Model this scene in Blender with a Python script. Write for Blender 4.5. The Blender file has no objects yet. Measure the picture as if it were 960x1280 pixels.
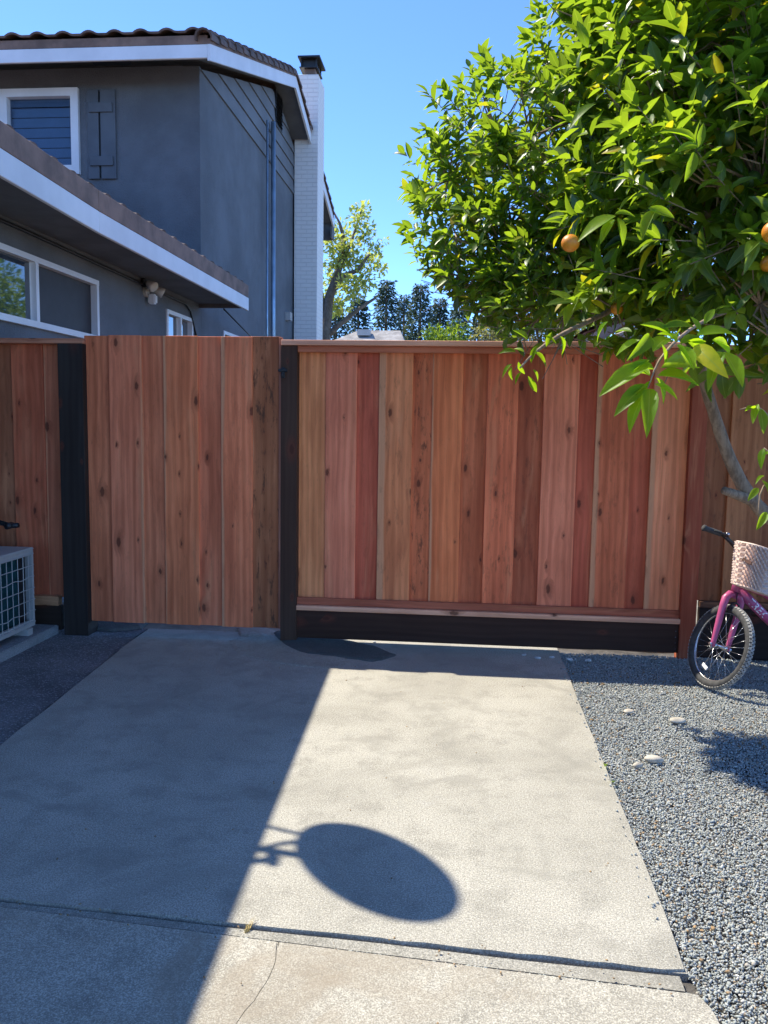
import bpy, bmesh, math, random
import numpy as np
from mathutils import Vector, Matrix, Quaternion
from mathutils import noise as mnoise
random.seed(7); rng = np.random.default_rng(7)
scene = bpy.context.scene
COL = scene.collection
R = math.radians

# ------------------------------------------------------------------ camera
FPX = 1050.0
CAM = Vector((0.0, 0.0, 1.5))
yaw, pitch, roll = R(5.44), R(6.06), R(0.9)
fwd = Vector((-math.sin(yaw)*math.cos(pitch), math.cos(yaw)*math.cos(pitch), -math.sin(pitch)))
r0 = Vector((math.cos(yaw), math.sin(yaw), 0)); u0 = r0.cross(fwd)
rgt = r0*math.cos(roll) + u0*math.sin(roll); upv = u0*math.cos(roll) - r0*math.sin(roll)
cam_d = bpy.data.cameras.new('camera'); cam = bpy.data.objects.new('camera', cam_d); COL.objects.link(cam)
cam_d.sensor_fit = 'VERTICAL'; cam_d.sensor_height = 36; cam_d.lens = FPX/1280*36; cam_d.clip_end = 3000; cam_d.clip_start = .05
m3 = Matrix((rgt, upv, -fwd)).transposed()
cam.matrix_world = Matrix.Translation(CAM) @ m3.to_4x4()
scene.camera = cam

# ------------------------------------------------------------------ light
SUNV = Vector((-.60, .29, 1.0)).normalized()          # towards the sun
w = bpy.data.worlds.new('World'); scene.world = w; w.use_nodes = True
nt = w.node_tree; nt.nodes.clear()
sky = nt.nodes.new('ShaderNodeTexSky'); sky.sky_type = 'NISHITA'; sky.sun_disc = False
sky.sun_elevation = math.asin(SUNV.z)
sky.sun_rotation = math.atan2(SUNV.x, SUNV.y)
sky.altitude = 6000; sky.air_density = 1.0; sky.dust_density = 0.0; sky.ozone_density = 3.0
bg = nt.nodes.new('ShaderNodeBackground'); bg.inputs[1].default_value = 0.15
wo = nt.nodes.new('ShaderNodeOutputWorld')
tn = nt.nodes.new('ShaderNodeMix'); tn.data_type = 'RGBA'; tn.blend_type = 'MULTIPLY'; tn.inputs[0].default_value = 1; tn.inputs[7].default_value = (.53, .665, .80, 1)
nt.links.new(sky.outputs[0], tn.inputs[6]); nt.links.new(tn.outputs[2], bg.inputs[0]); nt.links.new(bg.outputs[0], wo.inputs[0])
sd = bpy.data.lights.new('sun', 'SUN'); sd.energy = 2.0; sd.angle = R(.5); sd.color = (1, .93, .78)
so = bpy.data.objects.new('sun', sd); COL.objects.link(so)
so.rotation_euler = SUNV.to_track_quat('Z', 'Y').to_euler(); so.location = (-8, 4, 14)
scene.view_settings.view_transform = 'Standard'; scene.view_settings.look = 'None'
scene.view_settings.exposure = 1.97; scene.view_settings.gamma = 1
scene.cycles.max_bounces = 8; scene.cycles.transparent_max_bounces = 8

# ------------------------------------------------------------------ measuring helpers (photo measurements -> metres)
def ray(px, py): return (fwd*FPX + rgt*(px-480) - upv*(py-640)).normalized()
def hx(px, py, X): d = ray(px, py); return CAM + d*((X-CAM.x)/d.x)
def hy(px, py, Y): d = ray(px, py); return CAM + d*((Y-CAM.y)/d.y)
def hz(px, py, Z=0): d = ray(px, py); return CAM + d*((Z-CAM.z)/d.z)
def hd(px, py, D): d = ray(px, py); return CAM + d*(D/d.dot(fwd))
def proj(p):
    v = Vector(p)-CAM; z = v.dot(fwd)
    return 480+FPX*v.dot(rgt)/z, 640-FPX*v.dot(upv)/z, z

# ------------------------------------------------------------------ object helpers
def link(name, me, mat=None, parent=None, loc=None, kind=None, smooth=False):
    o = bpy.data.objects.new(name, me); COL.objects.link(o)
    if mat is not None and len(me.materials) == 0: me.materials.append(mat)
    if parent is not None: o.parent = parent
    if loc is not None: o.location = loc
    if kind: o['kind'] = kind
    if smooth:
        me.polygons.foreach_set('use_smooth', [True]*len(me.polygons))
    return o
def tag(o, label=None, cat=None, group=None, kind=None):
    if label: o['label'] = label
    if cat: o['category'] = cat
    if group: o['group'] = group
    if kind: o['kind'] = kind
    return o
def empty(name, loc, label=None, cat=None, group=None):
    o = bpy.data.objects.new(name, None); COL.objects.link(o); o.location = loc; o.empty_display_size = .1
    return tag(o, label, cat, group)
def bm2me(bm, name='mesh'):
    bmesh.ops.recalc_face_normals(bm, faces=bm.faces)
    me = bpy.data.meshes.new(name); bm.to_mesh(me); bm.free(); return me
def add_box(bm, lo, hi, rot=None, org=None):
    vs = []
    for z in (lo[2], hi[2]):
        for x, y in ((lo[0], lo[1]), (hi[0], lo[1]), (hi[0], hi[1]), (lo[0], hi[1])):
            v = Vector((x, y, z))
            if rot is not None: v = rot @ v
            if org is not None: v = v + Vector(org)
            vs.append(bm.verts.new(v))
    a = vs
    for f in ((3,2,1,0), (4,5,6,7), (0,1,5,4), (1,2,6,5), (2,3,7,6), (3,0,4,7)):
        bm.faces.new([a[i] for i in f])
    return vs
def box_me(lo, hi, bev=0.0):
    bm = bmesh.new(); add_box(bm, lo, hi)
    if bev > 0: bmesh.ops.bevel(bm, geom=bm.edges[:], offset=bev, segments=1, affect='EDGES')
    return bm2me(bm)
def frame_axes(d):
    d = d.normalized(); a = Vector((0,0,1)) if abs(d.z) < .9 else Vector((1,0,0))
    s = d.cross(a).normalized(); return s, s.cross(d).normalized()
def add_tube(bm, pts, rad, seg=8, cap=True, closed=False):
    pts = [Vector(p) for p in pts]; n = len(pts)
    rs = rad if isinstance(rad, (list, tuple)) else [rad]*n
    rings = []; s0 = None
    for i, p in enumerate(pts):
        if closed: d = pts[(i+1) % n]-pts[i-1]
        else: d = (pts[min(i+1, n-1)]-pts[max(i-1, 0)])
        d.normalize()
        if s0 is None: s, t = frame_axes(d)
        else:
            s = (s0 - d*s0.dot(d)).normalized(); t = s.cross(d)
        s0 = s
        rings.append([bm.verts.new(p + (s*math.cos(2*math.pi*k/seg)+t*math.sin(2*math.pi*k/seg))*rs[i]) for k in range(seg)])
    for i in range(n if closed else n-1):
        a, b = rings[i], rings[(i+1) % n]
        for k in range(seg): bm.faces.new((a[k], a[(k+1) % seg], b[(k+1) % seg], b[k]))
    if cap and not closed:
        bm.faces.new(rings[0]); bm.faces.new(rings[-1][::-1])
def tube(name, pts, rad, mat, parent=None, seg=8, smooth=True, closed=False, loc=None):
    bm = bmesh.new(); add_tube(bm, pts, rad, seg, closed=closed)
    return link(name, bm2me(bm), mat, parent, smooth=smooth, loc=loc)
def box(name, lo, hi, mat, parent=None, bev=0.0, kind=None):
    """mesh whose origin sits at the base centre of the box; parent must be unrotated"""
    c = Vector(((lo[0]+hi[0])/2, (lo[1]+hi[1])/2, lo[2]))
    me = box_me(Vector(lo)-c, Vector(hi)-c, bev)
    off = c - (parent_loc(parent) if parent else Vector((0,0,0)))
    return link(name, me, mat, parent, off, kind)
def parent_loc(p):
    l = Vector(p.location); q = p.parent
    while q: l += q.location; q = q.parent
    return l
def prism(name, poly, z0, z1, mat, parent=None, kind=None, bev=0):
    bm = bmesh.new(); off = parent_loc(parent) if parent else Vector((0,0,0))
    b = [bm.verts.new(Vector((x, y, z0))-off) for x, y in poly]; t = [bm.verts.new(Vector((x, y, z1))-off) for x, y in poly]
    n = len(poly)
    bm.faces.new(b[::-1]); tf = bm.faces.new(t)
    for i in range(n): bm.faces.new((b[i], b[(i+1) % n], t[(i+1) % n], t[i]))
    if bev: bmesh.ops.bevel(bm, geom=list(tf.edges), offset=bev, segments=2, affect='EDGES')
    return link(name, bm2me(bm), mat, parent, kind=kind)
def poly3(bm, pts): return bm.faces.new([bm.verts.new(Vector(p)) for p in pts])

# ------------------------------------------------------------------ materials
def new_mat(name):
    m = bpy.data.materials.new(name); m.use_nodes = True; m.node_tree.nodes.clear()
    nt = m.node_tree; out = nt.nodes.new('ShaderNodeOutputMaterial')
    return m, nt, out
class G:
    """tiny node-graph helper"""
    def __init__(s, nt): s.nt = nt
    def n(s, t, **kw):
        nd = s.nt.nodes.new(t)
        for k, v in kw.items():
            if hasattr(nd, k): setattr(nd, k, v)
        return nd
    def set(s, sock, v):
        if isinstance(v, bpy.types.NodeSocket): s.nt.links.new(v, sock)
        elif isinstance(v, (tuple, list)) and sock.type == 'RGBA' and len(v) == 3: sock.default_value = (*v, 1)
        else: sock.default_value = v
    def math(s, op, a, b=0.0, c=0.0, clamp=False):
        nd = s.n('ShaderNodeMath', operation=op, use_clamp=clamp)
        s.set(nd.inputs[0], a); s.set(nd.inputs[1], b); s.set(nd.inputs[2], c); return nd.outputs[0]
    def mix(s, f, a, b, mode='MIX'):
        nd = s.n('ShaderNodeMix', data_type='RGBA', blend_type=mode)
        s.set(nd.inputs[0], f); s.set(nd.inputs[6], a); s.set(nd.inputs[7], b); return nd.outputs[2]
    def ramp(s, f, lo, hi, a=0.0, b=1.0):
        nd = s.n('ShaderNodeMapRange'); nd.clamp = True; nd.interpolation_type = 'SMOOTHSTEP'
        for i, v in enumerate((f, lo, hi, a, b)): s.set(nd.inputs[i], v)
        return nd.outputs[0]
    def noise(s, vec, sc, det=3, rough=.5, dist=0.0):
        nd = s.n('ShaderNodeTexNoise'); s.set(nd.inputs['Vector'], vec); nd.inputs['Scale'].default_value = sc
        nd.inputs['Detail'].default_value = det; nd.inputs['Roughness'].default_value = rough; nd.inputs['Distortion'].default_value = dist
        return nd.outputs[0]
    def voro(s, vec, sc, feat='F1', out='Distance', rnd=1.0):
        nd = s.n('ShaderNodeTexVoronoi', feature=feat); s.set(nd.inputs['Vector'], vec); nd.inputs['Scale'].default_value = sc
        nd.inputs['Randomness'].default_value = rnd
        return nd.outputs[out]
    def vmul(s, v, sc):
        nd = s.n('ShaderNodeVectorMath', operation='MULTIPLY'); s.set(nd.inputs[0], v); nd.inputs[1].default_value = sc; return nd.outputs[0]
    def vadd(s, v, w_):
        nd = s.n('ShaderNodeVectorMath', operation='ADD'); s.set(nd.inputs[0], v); s.set(nd.inputs[1], w_); return nd.outputs[0]
    def bsdf(s, out, col, rough=.7, bump=None, bstr=.3, bdist=.01, metal=0, spec=None, **kw):
        p = s.n('ShaderNodeBsdfPrincipled'); s.set(p.inputs['Base Color'], col); s.set(p.inputs['Roughness'], rough); s.set(p.inputs['Metallic'], metal)
        if spec is not None: p.inputs['Specular IOR Level'].default_value = spec
        for k, v in kw.items(): s.set(p.inputs[k.replace('_', ' ')], v)
        if bump is not None:
            b = s.n('ShaderNodeBump'); b.inputs['Strength'].default_value = bstr; b.inputs['Distance'].default_value = bdist
            s.set(b.inputs['Height'], bump); s.nt.links.new(b.outputs[0], p.inputs['Normal'])
        if out is not None: s.nt.links.new(p.outputs[0], out.inputs[0])
        return p
    def coords(s, kind='Object'): return s.n('ShaderNodeTexCoord').outputs[kind]

def paint(name, col, rough=.6, var=.12, nsc=3.0, bump_sc=60, bstr=.15, bdist=.004, metal=0, spec=None):
    m, nt, out = new_mat(name); g = G(nt); co = g.n('ShaderNodeNewGeometry').outputs['Position']
    n1 = g.noise(co, nsc, 5, .6); dk = tuple(c*(1-var*2) for c in col); lt = tuple(min(1, c*(1+var)) for c in col)
    c = g.mix(g.ramp(n1, .3, .7), dk, lt)
    g.bsdf(out, c, rough, g.noise(co, bump_sc, 4, .6), bstr, bdist, metal, spec)
    return m
def wood_mat(name, rough=.75, plain=False):
    """stained redwood: colour from the object's own colour, sapwood edge from its 'sap' property, knots and grain"""
    m, nt, out = new_mat(name); g = G(nt)
    info = g.n('ShaderNodeObjectInfo'); rnd = info.outputs['Random']
    off = g.n('ShaderNodeCombineXYZ'); g.set(off.inputs[0], g.math('MULTIPLY', rnd, 37.0)); g.set(off.inputs[2], g.math('MULTIPLY', rnd, 91.0))
    oc = g.coords(); sx = g.n('ShaderNodeSeparateXYZ'); g.set(sx.inputs[0], oc)
    la = g.n('ShaderNodeAttribute', attribute_type='OBJECT', attribute_name='lie')
    sw = g.n('ShaderNodeCombineXYZ'); g.set(sw.inputs[0], sx.outputs[2]); g.set(sw.inputs[1], sx.outputs[1]); g.set(sw.inputs[2], sx.outputs[0])
    mv = g.n('ShaderNodeMix', data_type='VECTOR'); g.set(mv.inputs[0], la.outputs['Fac']); g.set(mv.inputs[4], oc); g.set(mv.inputs[5], sw.outputs[0])
    co = g.vadd(mv.outputs[1], off.outputs[0])
    # knots
    warp = g.noise(g.vmul(co, (3, 3, .8)), 2, 2)
    sk = g.n('ShaderNodeSeparateXYZ'); g.set(sk.inputs[0], co); kc = g.n('ShaderNodeCombineXYZ')
    rag = g.math('MULTIPLY_ADD', g.noise(co, 60, 3), .10, -.05)
    g.set(kc.inputs[0], g.math('MULTIPLY_ADD', sk.outputs[0], 8.0, rag)); g.set(kc.inputs[1], g.math('MULTIPLY_ADD', sk.outputs[2], 3.6, rag))
    vk = g.n('ShaderNodeTexVoronoi', voronoi_dimensions='2D'); g.set(vk.inputs['Vector'], kc.outputs[0]); vk.inputs['Scale'].default_value = 1.0
    kd = vk.outputs['Distance']; kcol = vk.outputs['Color']
    ks = g.n('ShaderNodeSeparateColor'); g.set(ks.inputs[0], kcol)
    gate = g.ramp(ks.outputs[0], .62, .66)
    size = g.math('MULTIPLY_ADD', g.math('POWER', ks.outputs[1], 2.0), .10, .035)
    kmask = g.math('MULTIPLY', g.ramp(g.math('DIVIDE', kd, size), .65, 1.15, 1, 0), gate)
    halo = g.math('MULTIPLY', g.ramp(g.math('DIVIDE', kd, size), .6, 3.6, 1, 0), gate)
    # grain: stretched noise, bending round knots
    bend = g.n('ShaderNodeCombineXYZ'); g.set(bend.inputs[0], g.math('MULTIPLY_ADD', warp, .05, g.math('MULTIPLY', halo, .03)))
    cg = g.vadd(co, bend.outputs[0])
    g1 = g.noise(g.vmul(cg, (22, 10, .55)), 1, 5, .6, .2)
    g2 = g.noise(g.vmul(cg, (150, 60, 3.5)), 1, 5, .65)
    ring = g.n('ShaderNodeTexWave'); ring.wave_type = 'BANDS'; ring.bands_direction = 'X'; g.set(ring.inputs['Vector'], g.vmul(cg, (1, 1, .035)))
    ring.inputs['Scale'].default_value = 7; ring.inputs['Distortion'].default_value = 3.5; ring.inputs['Detail'].default_value = 2; ring.inputs['Detail Scale'].default_value = 1.2
    big = g.noise(g.vmul(co, (5, 5, 1.6)), 1, 3)
    base = g.mix(1.0, info.outputs['Color'], (1.0, .965, .87), 'MULTIPLY')
    t = g.math('ADD', g.math('MULTIPLY', g1, .55), g.math('ADD', g.math('MULTIPLY', ring.outputs['Fac'], .12), g.math('MULTIPLY', g2, .3)))
    val = g.ramp(t, .24, .76, .74, 1.34)
    val = g.math('MULTIPLY', val, g.ramp(big, .3, .7, .84, 1.16))
    vc = g.n('ShaderNodeCombineColor')
    g.set(vc.inputs[0], g.math('POWER', val, .8)); g.set(vc.inputs[1], g.math('POWER', val, 1.05)); g.set(vc.inputs[2], g.math('POWER', val, 1.15))
    col = g.mix(1.0, base, vc.outputs[0], 'MULTIPLY')
    if not plain:
        bl = g.noise(g.vmul(cg, (9, 6, .9)), 1, 4, .6, .6)
        col = g.mix(g.ramp(bl, .5, .72, 0, .55), col, g.mix(1.0, base, (.62, .5, .5), 'MULTIPLY')); col = g.mix(g.ramp(bl, .28, .46, .4, 0), col, (.86, .36, .17))
    # sapwood edge
    at = g.n('ShaderNodeAttribute', attribute_type='OBJECT', attribute_name='sap')
    hw = g.n('ShaderNodeAttribute', attribute_type='OBJECT', attribute_name='hw')
    edge = g.math('DIVIDE', sx.outputs[0], hw.outputs['Fac'])                 # -1..1 across the board
    edge = g.math('MULTIPLY', edge, g.math('SIGN', at.outputs['Fac']))
    lim = g.math('SUBTRACT', 1.0, g.math('ABSOLUTE', at.outputs['Fac']))
    edge = g.math('ADD', edge, g.math('MULTIPLY_ADD', g.noise(g.vmul(co, (4, 4, 1.2)), 1, 3), .5, -.25))
    sm = g.math('MULTIPLY', g.ramp(g.math('SUBTRACT', edge, lim), -.04, .1), g.math('GREATER_THAN', g.math('ABSOLUTE', at.outputs['Fac']), .01))
    sapc = g.mix(g2, (.62, .27, .13), (.82, .41, .22))
    col = g.mix(g.math('MULTIPLY', sm, .85), col, sapc)
    # weathering smudges
    wn = g.noise(g.vmul(co, (30, 30, 7)), 1, 6, .75)
    wa = g.n('ShaderNodeAttribute', attribute_type='OBJECT', attribute_name='weather')
    col = g.mix(g.math('MULTIPLY', g.ramp(wn, .52, .66), wa.outputs['Fac']), col, (.05, .03, .02))
    fibre = g.noise(g.vmul(co, (90, 90, 30)), 1, 3)
    col = g.mix(g.ramp(fibre, .6, .8, 0, .15), col, (.07, .035, .025))
    col = g.mix(g.math('MULTIPLY', halo, .4), col, (.22,.05,.025))
    col = g.mix(g.math('MULTIPLY', kmask, .72), col, (.07,.022,.013))
    g.bsdf(out, col, rough, g.math('ADD', g.math('MULTIPLY', g2, .6), g.math('MULTIPLY', kmask, -.4)), .35, .002, spec=.25)
    return m
def concrete_mat(name, a, b, dark=(.1,.1,.1), agg=0.0, seed=0.0, rough=.9):
    m, nt, out = new_mat(name); g = G(nt); co = g.vadd(g.n('ShaderNodeNewGeometry').outputs['Position'], (seed, seed*.7, 0))
    n1 = g.noise(co, 1.1, 6, .6, .5); n2 = g.noise(co, 5.5, 6, .7); n3 = g.noise(co, 100, 4, .7); n4 = g.noise(co, 260, 2, .6)
    c = g.mix(g.ramp(n1, .35, .68), a, b)
    c = g.mix(g.ramp(n2, .46, .68, 0, .6), c, tuple(x*.62 for x in a))
    c = g.mix(g.ramp(n2, .22, .42, .3, 0), c, tuple(min(.6, x*1.35) for x in b))
    n5 = g.noise(co, 190, 3, .7)
    c = g.mix(g.ramp(n3, .44, .64, 0, .5), c, tuple(x*.5 for x in a))
    c = g.mix(g.ramp(n5, .47, .60, 0, .62), c, tuple(x*.48 for x in a))
    c = g.mix(g.ramp(n5, .36, .46, .5, 0), c, tuple(min(.75, x*1.45) for x in b))
    c = g.mix(g.ramp(n4, .5, .72, 0, .5), c, tuple(x*.42 for x in a))
    c = g.mix(g.ramp(n4, .3, .42, .35, 0), c, tuple(min(.7, x*1.6) for x in b))
    st = g.noise(g.vadd(co, (4.3, 1.2, 0)), 2.3, 4, .65, 1.0)
    c = g.mix(g.ramp(st, .54, .70, 0, .55), c, dark)
    st2 = g.noise(g.vadd(co, (9.3, 5.2, 0)), .9, 5, .7, 1.5); c = g.mix(g.ramp(st2, .50, .66, 0, .45), c, dark)
    pits = g.voro(co, 34.0); c = g.mix(g.ramp(pits, .06, .1, .55, 0), c, tuple(x*.3 for x in a))
    if agg > 0:
        vc = g.n('ShaderNodeTexVoronoi'); g.set(vc.inputs['Vector'], co); vc.inputs['Scale'].default_value = 75
        s = g.n('ShaderNodeSeparateColor'); g.set(s.inputs[0], vc.outputs['Color'])
        pebble = g.math('MULTIPLY', g.ramp(vc.outputs['Distance'], .3, .5, 1, 0), g.ramp(s.outputs[0], .45, .8))
        c = g.mix(g.math('MULTIPLY', pebble, agg), c, (.42, .42, .44))
        ht = g.math('ADD', n3, g.math('MULTIPLY', g.ramp(vc.outputs['Distance'], .1, .6, 1, 0), .8))
        g.bsdf(out, c, rough, ht, .8, .008)
    else:
        g.bsdf(out, c, rough, g.math('ADD', n5, g.math('MULTIPLY', n4, .5)), .5, .004)
    return m
def glass_mat(name, tint, rough=.03):
    m, nt, out = new_mat(name); g = G(nt)
    n = g.noise(g.coords(), 1.2, 2)
    g.bsdf(out, tint, rough, n, .04, .02, spec=1.0, Coat_Weight=1.0, Coat_Roughness=.02)
    return m
def leaf_mat(name, dark, mid, bright, yellow, trans=.45, rough=.32, gl=.5):
    m, nt, out = new_mat(name); g = G(nt)
    geo = g.n('ShaderNodeNewGeometry'); info = g.n('ShaderNodeObjectInfo')
    r = g.math('FRACT', g.math('ADD', geo.outputs['Random Per Island'], info.outputs['Random']))
    uv = g.n('ShaderNodeTexCoord').outputs['UV']; sx = g.n('ShaderNodeSeparateXYZ'); g.set(sx.inputs[0], uv)
    c = g.mix(g.ramp(r, .1, .5), dark, mid); c = g.mix(g.ramp(r, .55, .9), c, bright); c = g.mix(g.ramp(r, .955, .985), c, yellow)
    rib = g.ramp(g.math('ABSOLUTE', g.math('SUBTRACT', sx.outputs[0], .5)), .0, .06, .55, 0)
    c = g.mix(rib, c, (.30, .38, .10))
    pos = geo.outputs['Position']; c = g.mix(g.ramp(g.noise(pos, 45, 3), .4, .75, 0, .3), c, dark)
    p = g.bsdf(None, c, rough, g.noise(uv, 9, 2), .12, .004, spec=gl)
    tr = g.n('ShaderNodeBsdfTranslucent'); tc = g.mix(.6, c, bright); tc = g.mix(1.0, tc, (2.6, 2.3, .8), 'MULTIPLY'); g.set(tr.inputs[0], tc)
    mx = g.n('ShaderNodeMixShader'); mx.inputs[0].default_value = trans
    nt.links.new(p.outputs[0], mx.inputs[1]); nt.links.new(tr.outputs[0], mx.inputs[2]); nt.links.new(mx.outputs[0], out.inputs[0])
    return m
def bark_mat(name, a, b):
    m, nt, out = new_mat(name); g = G(nt); co = g.n('ShaderNodeNewGeometry').outputs['Position']
    n = g.noise(g.vmul(co, (1, 1, .35)), 38, 5, .65); n2 = g.noise(co, 7, 4)
    c = g.mix(g.ramp(n, .35, .65), a, b); c = g.mix(g.ramp(n2, .5, .7, 0, .5), c, tuple(x*1.5 for x in b))
    g.bsdf(out, c, .85, n, .7, .006)
    return m

M = {}
M['wood'] = wood_mat('redwood boards')
M['stain'] = wood_mat('dark stained timber', rough=.65, plain=True)
M['slab'] = concrete_mat('driveway concrete', (.40,.375,.315), (.54,.51,.435), (.27,.255,.215))
M['slab2'] = concrete_mat('apron concrete', (.40,.37,.305), (.54,.505,.425), (.30,.25,.185), seed=7)
M['patch'] = concrete_mat('fresh concrete', (.085,.10,.095), (.15,.165,.155), (.08,.08,.08), seed=3)
M['aggregate'] = concrete_mat('exposed aggregate', (.17,.17,.175), (.26,.255,.25), (.07,.07,.07), agg=.8, seed=5)
M['pad'] = concrete_mat('pad concrete', (.28,.29,.29), (.38,.38,.38), (.16,.16,.16), seed=11)
M['strip'] = concrete_mat('joint filler', (.33,.315,.27), (.43,.41,.355), (.22,.20,.16), seed=13)
M['soil'] = paint('soil', (.12,.11,.10), .95, .3, 6, 80, .6, .02)
M['ground'] = paint('yard ground', (.26,.24,.19), .95, .3, 1.5, 30, .6, .03)
M['stucco'] = paint('blue grey stucco', (.142,.158,.178), .88, .12, 1.3, 60, .9, .012)
M['stucco_low'] = M['stucco']
M['siding'] = paint('painted siding', (.155,.163,.175), .7, .08, 2, 50, .2, .003)
M['trim'] = paint('white trim paint', (.76,.77,.79), .5, .05, 2, 40, .12, .002)
M['shutter'] = paint('shutter paint', (.10,.115,.135), .6, .1, 3, 50, .2, .003)
M['tile'] = paint('brown concrete tile', (.14,.092,.074), .8, .25, 5, 70, .5, .006)
M['soffit'] = paint('soffit paint', (.14,.145,.155), .8, .1)
M['fascia_brown'] = paint('brown fascia', (.24,.15,.11), .75, .2, 4)
M['metal'] = paint('galvanised pipe', (.30,.40,.50), .3, .1, 5, 40, .05, .001, metal=.6)
M['black'] = paint('black metal', (.012,.012,.014), .45, .2, 8)
M['grey_plastic'] = paint('aged plastic', (.5,.48,.42), .5, .1, 8)
M['lamp_glass'] = paint('lamp lens', (.62,.6,.55), .2, .05, 8)
M['glass'] = glass_mat('window glass', (.03,.045,.06))
M['screen'] = paint('dark window screen', (.035,.032,.036), .6, .1, 6)
M['interior'] = paint('blind slats', (.30,.36,.45), .6, .06)
M['shingle'] = paint('grey shingles', (.33,.31,.29), .9, .2, 3, 12, .5, .03)
M['rafter'] = paint('red brown rafter paint', (.14,.045,.035), .7, .2, 4)
M['ac_body'] = paint('condenser casing', (.48,.46,.43), .45, .06, 4)
M['ac_fin'] = paint('teal coil fins', (.035,.13,.14), .35, .2, 10, 90, .3, .002, metal=.3)
M['pink'] = paint('pink bike paint', (.46,.085,.21), .34, .06, 6, 20, .02, .001)
M['rubber'] = paint('tyre rubber', (.055,.055,.057), .8, .2, 30, 120, .3, .002)
M['rubber_lit'] = paint('sunlit tyre tread', (.36,.35,.33), .9, .25, 40, 160, .6, .003)  # pale grey stands in for sunlight falling on the tread
M['chrome'] = paint('bike metal', (.6,.6,.62), .25, .08, 8, 40, .05, .001, metal=.9)
M['white'] = paint('white decal', (.8,.8,.82), .4, .03)
M['leather'] = paint('leather strap', (.10,.045,.035), .6, .15, 20)
M['cobble'] = paint('pale stone', (.50,.45,.37), .8, .15, 20, 60, .3, .003)
M['litter'] = paint('dry litter', (.38,.25,.13), .9, .3, 60)
M['straw'] = paint('dry grass', (.5,.38,.14), .8, .2, 30)
M['plastic_scrap'] = paint('pale scrap', (.62,.62,.6), .6, .15, 40)
M['dish'] = paint('satellite dish paint', (.42,.43,.45), .5, .06)
M['orange_leaf'] = leaf_mat('citrus leaf', (.026,.07,.014), (.08,.16,.02), (.17,.27,.03), (.50,.38,.02), .5, .36, .5)
M['sunlit_leaf'] = leaf_mat('sunlit citrus leaf', (.06,.14,.01), (.13,.25,.012), (.22,.36,.02), (.5,.42,.03), .62, .4, .3)  # brighter copy of citrus leaf: sunlight on near sprays put into the colour
M['pale_leaf'] = leaf_mat('pale tree leaf', (.17,.24,.10), (.24,.31,.13), (.32,.38,.17), (.38,.4,.2), .4, .5, .3)
M['olive_leaf'] = leaf_mat('olive leaf', (.12,.145,.075), (.2,.22,.12), (.27,.29,.16), (.3,.3,.15), .3, .5, .3)
M['bush_leaf'] = leaf_mat('bush leaf', (.06,.13,.02), (.12,.22,.03), (.2,.3,.05), (.35,.35,.05), .4, .5, .3)
M['conifer_leaf'] = leaf_mat('conifer needles', (.035,.065,.06), (.055,.095,.08), (.075,.12,.095), (.08,.12,.09), .12, .7, .2)  # bluish lift puts the distance haze into the needle colour
M['bark'] = bark_mat('citrus bark', (.19,.125,.08), (.36,.25,.165))
M['bark_far'] = bark_mat('far bark', (.10,.08,.06), (.18,.15,.12))
M['twig'] = paint('green twig', (.07,.12,.03), .6, .2, 20)
def make_orange(name, a, b):
    m, nt, out = new_mat(name); g = G(nt); co = g.coords()
    g.bsdf(out, g.mix(g.ramp(g.noise(co, 18, 3), .35, .65), a, b), .42, g.voro(co, 300), .3, .001, spec=.5, Subsurface_Weight=.1)
    return m
M['orange'] = make_orange('orange peel', (.62,.20,.012), (.70,.27,.015))
M['green_fruit'] = make_orange('unripe peel', (.04,.085,.02), (.07,.13,.03))
# white painted brick for the chimney
m, nt, out = new_mat('white painted brick'); g = G(nt)
br = g.n('ShaderNodeTexBrick'); mp = g.n('ShaderNodeMapping'); mp.inputs['Rotation'].default_value = (R(90), 0, 0)
geo = g.n('ShaderNodeNewGeometry'); spx = g.n('ShaderNodeSeparateXYZ'); g.set(spx.inputs[0], geo.outputs['Position'])
cb = g.n('ShaderNodeCombineXYZ'); g.set(cb.inputs[0], g.math('ADD', spx.outputs[0], spx.outputs[1])); g.set(cb.inputs[1], spx.outputs[2])
g.set(br.inputs['Vector'], cb.outputs[0]); br.inputs['Scale'].default_value = 1.0
br.inputs['Brick Width'].default_value = .21; br.inputs['Row Height'].default_value = .075; br.inputs['Mortar Size'].default_value = .006; br.inputs['Mortar Smooth'].default_value = .3
br.inputs['Color1'].default_value = (.86,.83,.78,1); br.inputs['Color2'].default_value = (.83,.80,.75,1); br.inputs['Mortar'].default_value = (.76,.73,.69,1)
g.bsdf(out, br.outputs['Color'], .7, g.math('SUBTRACT', 1.0, br.outputs['Fac']), .7, .012)
M['brick'] = m
# gravel
m, nt, out = new_mat('gravel stones'); g = G(nt); geo = g.n('ShaderNodeNewGeometry')
cr = g.n('ShaderNodeValToRGB'); cr.color_ramp.interpolation = 'CONSTANT'; g.set(cr.inputs[0], geo.outputs['Random Per Island'])
stops = [(0,(.24,.26,.25)),(.06,(.33,.355,.34)),(.22,(.39,.415,.39)),(.46,(.44,.46,.44)),(.68,(.37,.40,.385)),(.80,(.52,.53,.50)),(.87,(.44,.40,.34)),(.93,(.62,.61,.57)),(.97,(.45,.32,.2))]
el = cr.color_ramp.elements; el[0].position = 0; el[0].color = (*stops[0][1], 1); el[1].position = stops[1][0]; el[1].color = (*stops[1][1], 1)
for p, c in stops[2:]: e = el.new(p); e.color = (*c, 1)
nn = g.noise(geo.outputs['Position'], 90, 3)
g.bsdf(out, g.mix(g.ramp(nn, .4, .7, 0, .35), cr.outputs[0], (.2,.2,.2)), .8, nn, .3, .002)
M['gravel'] = m
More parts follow.
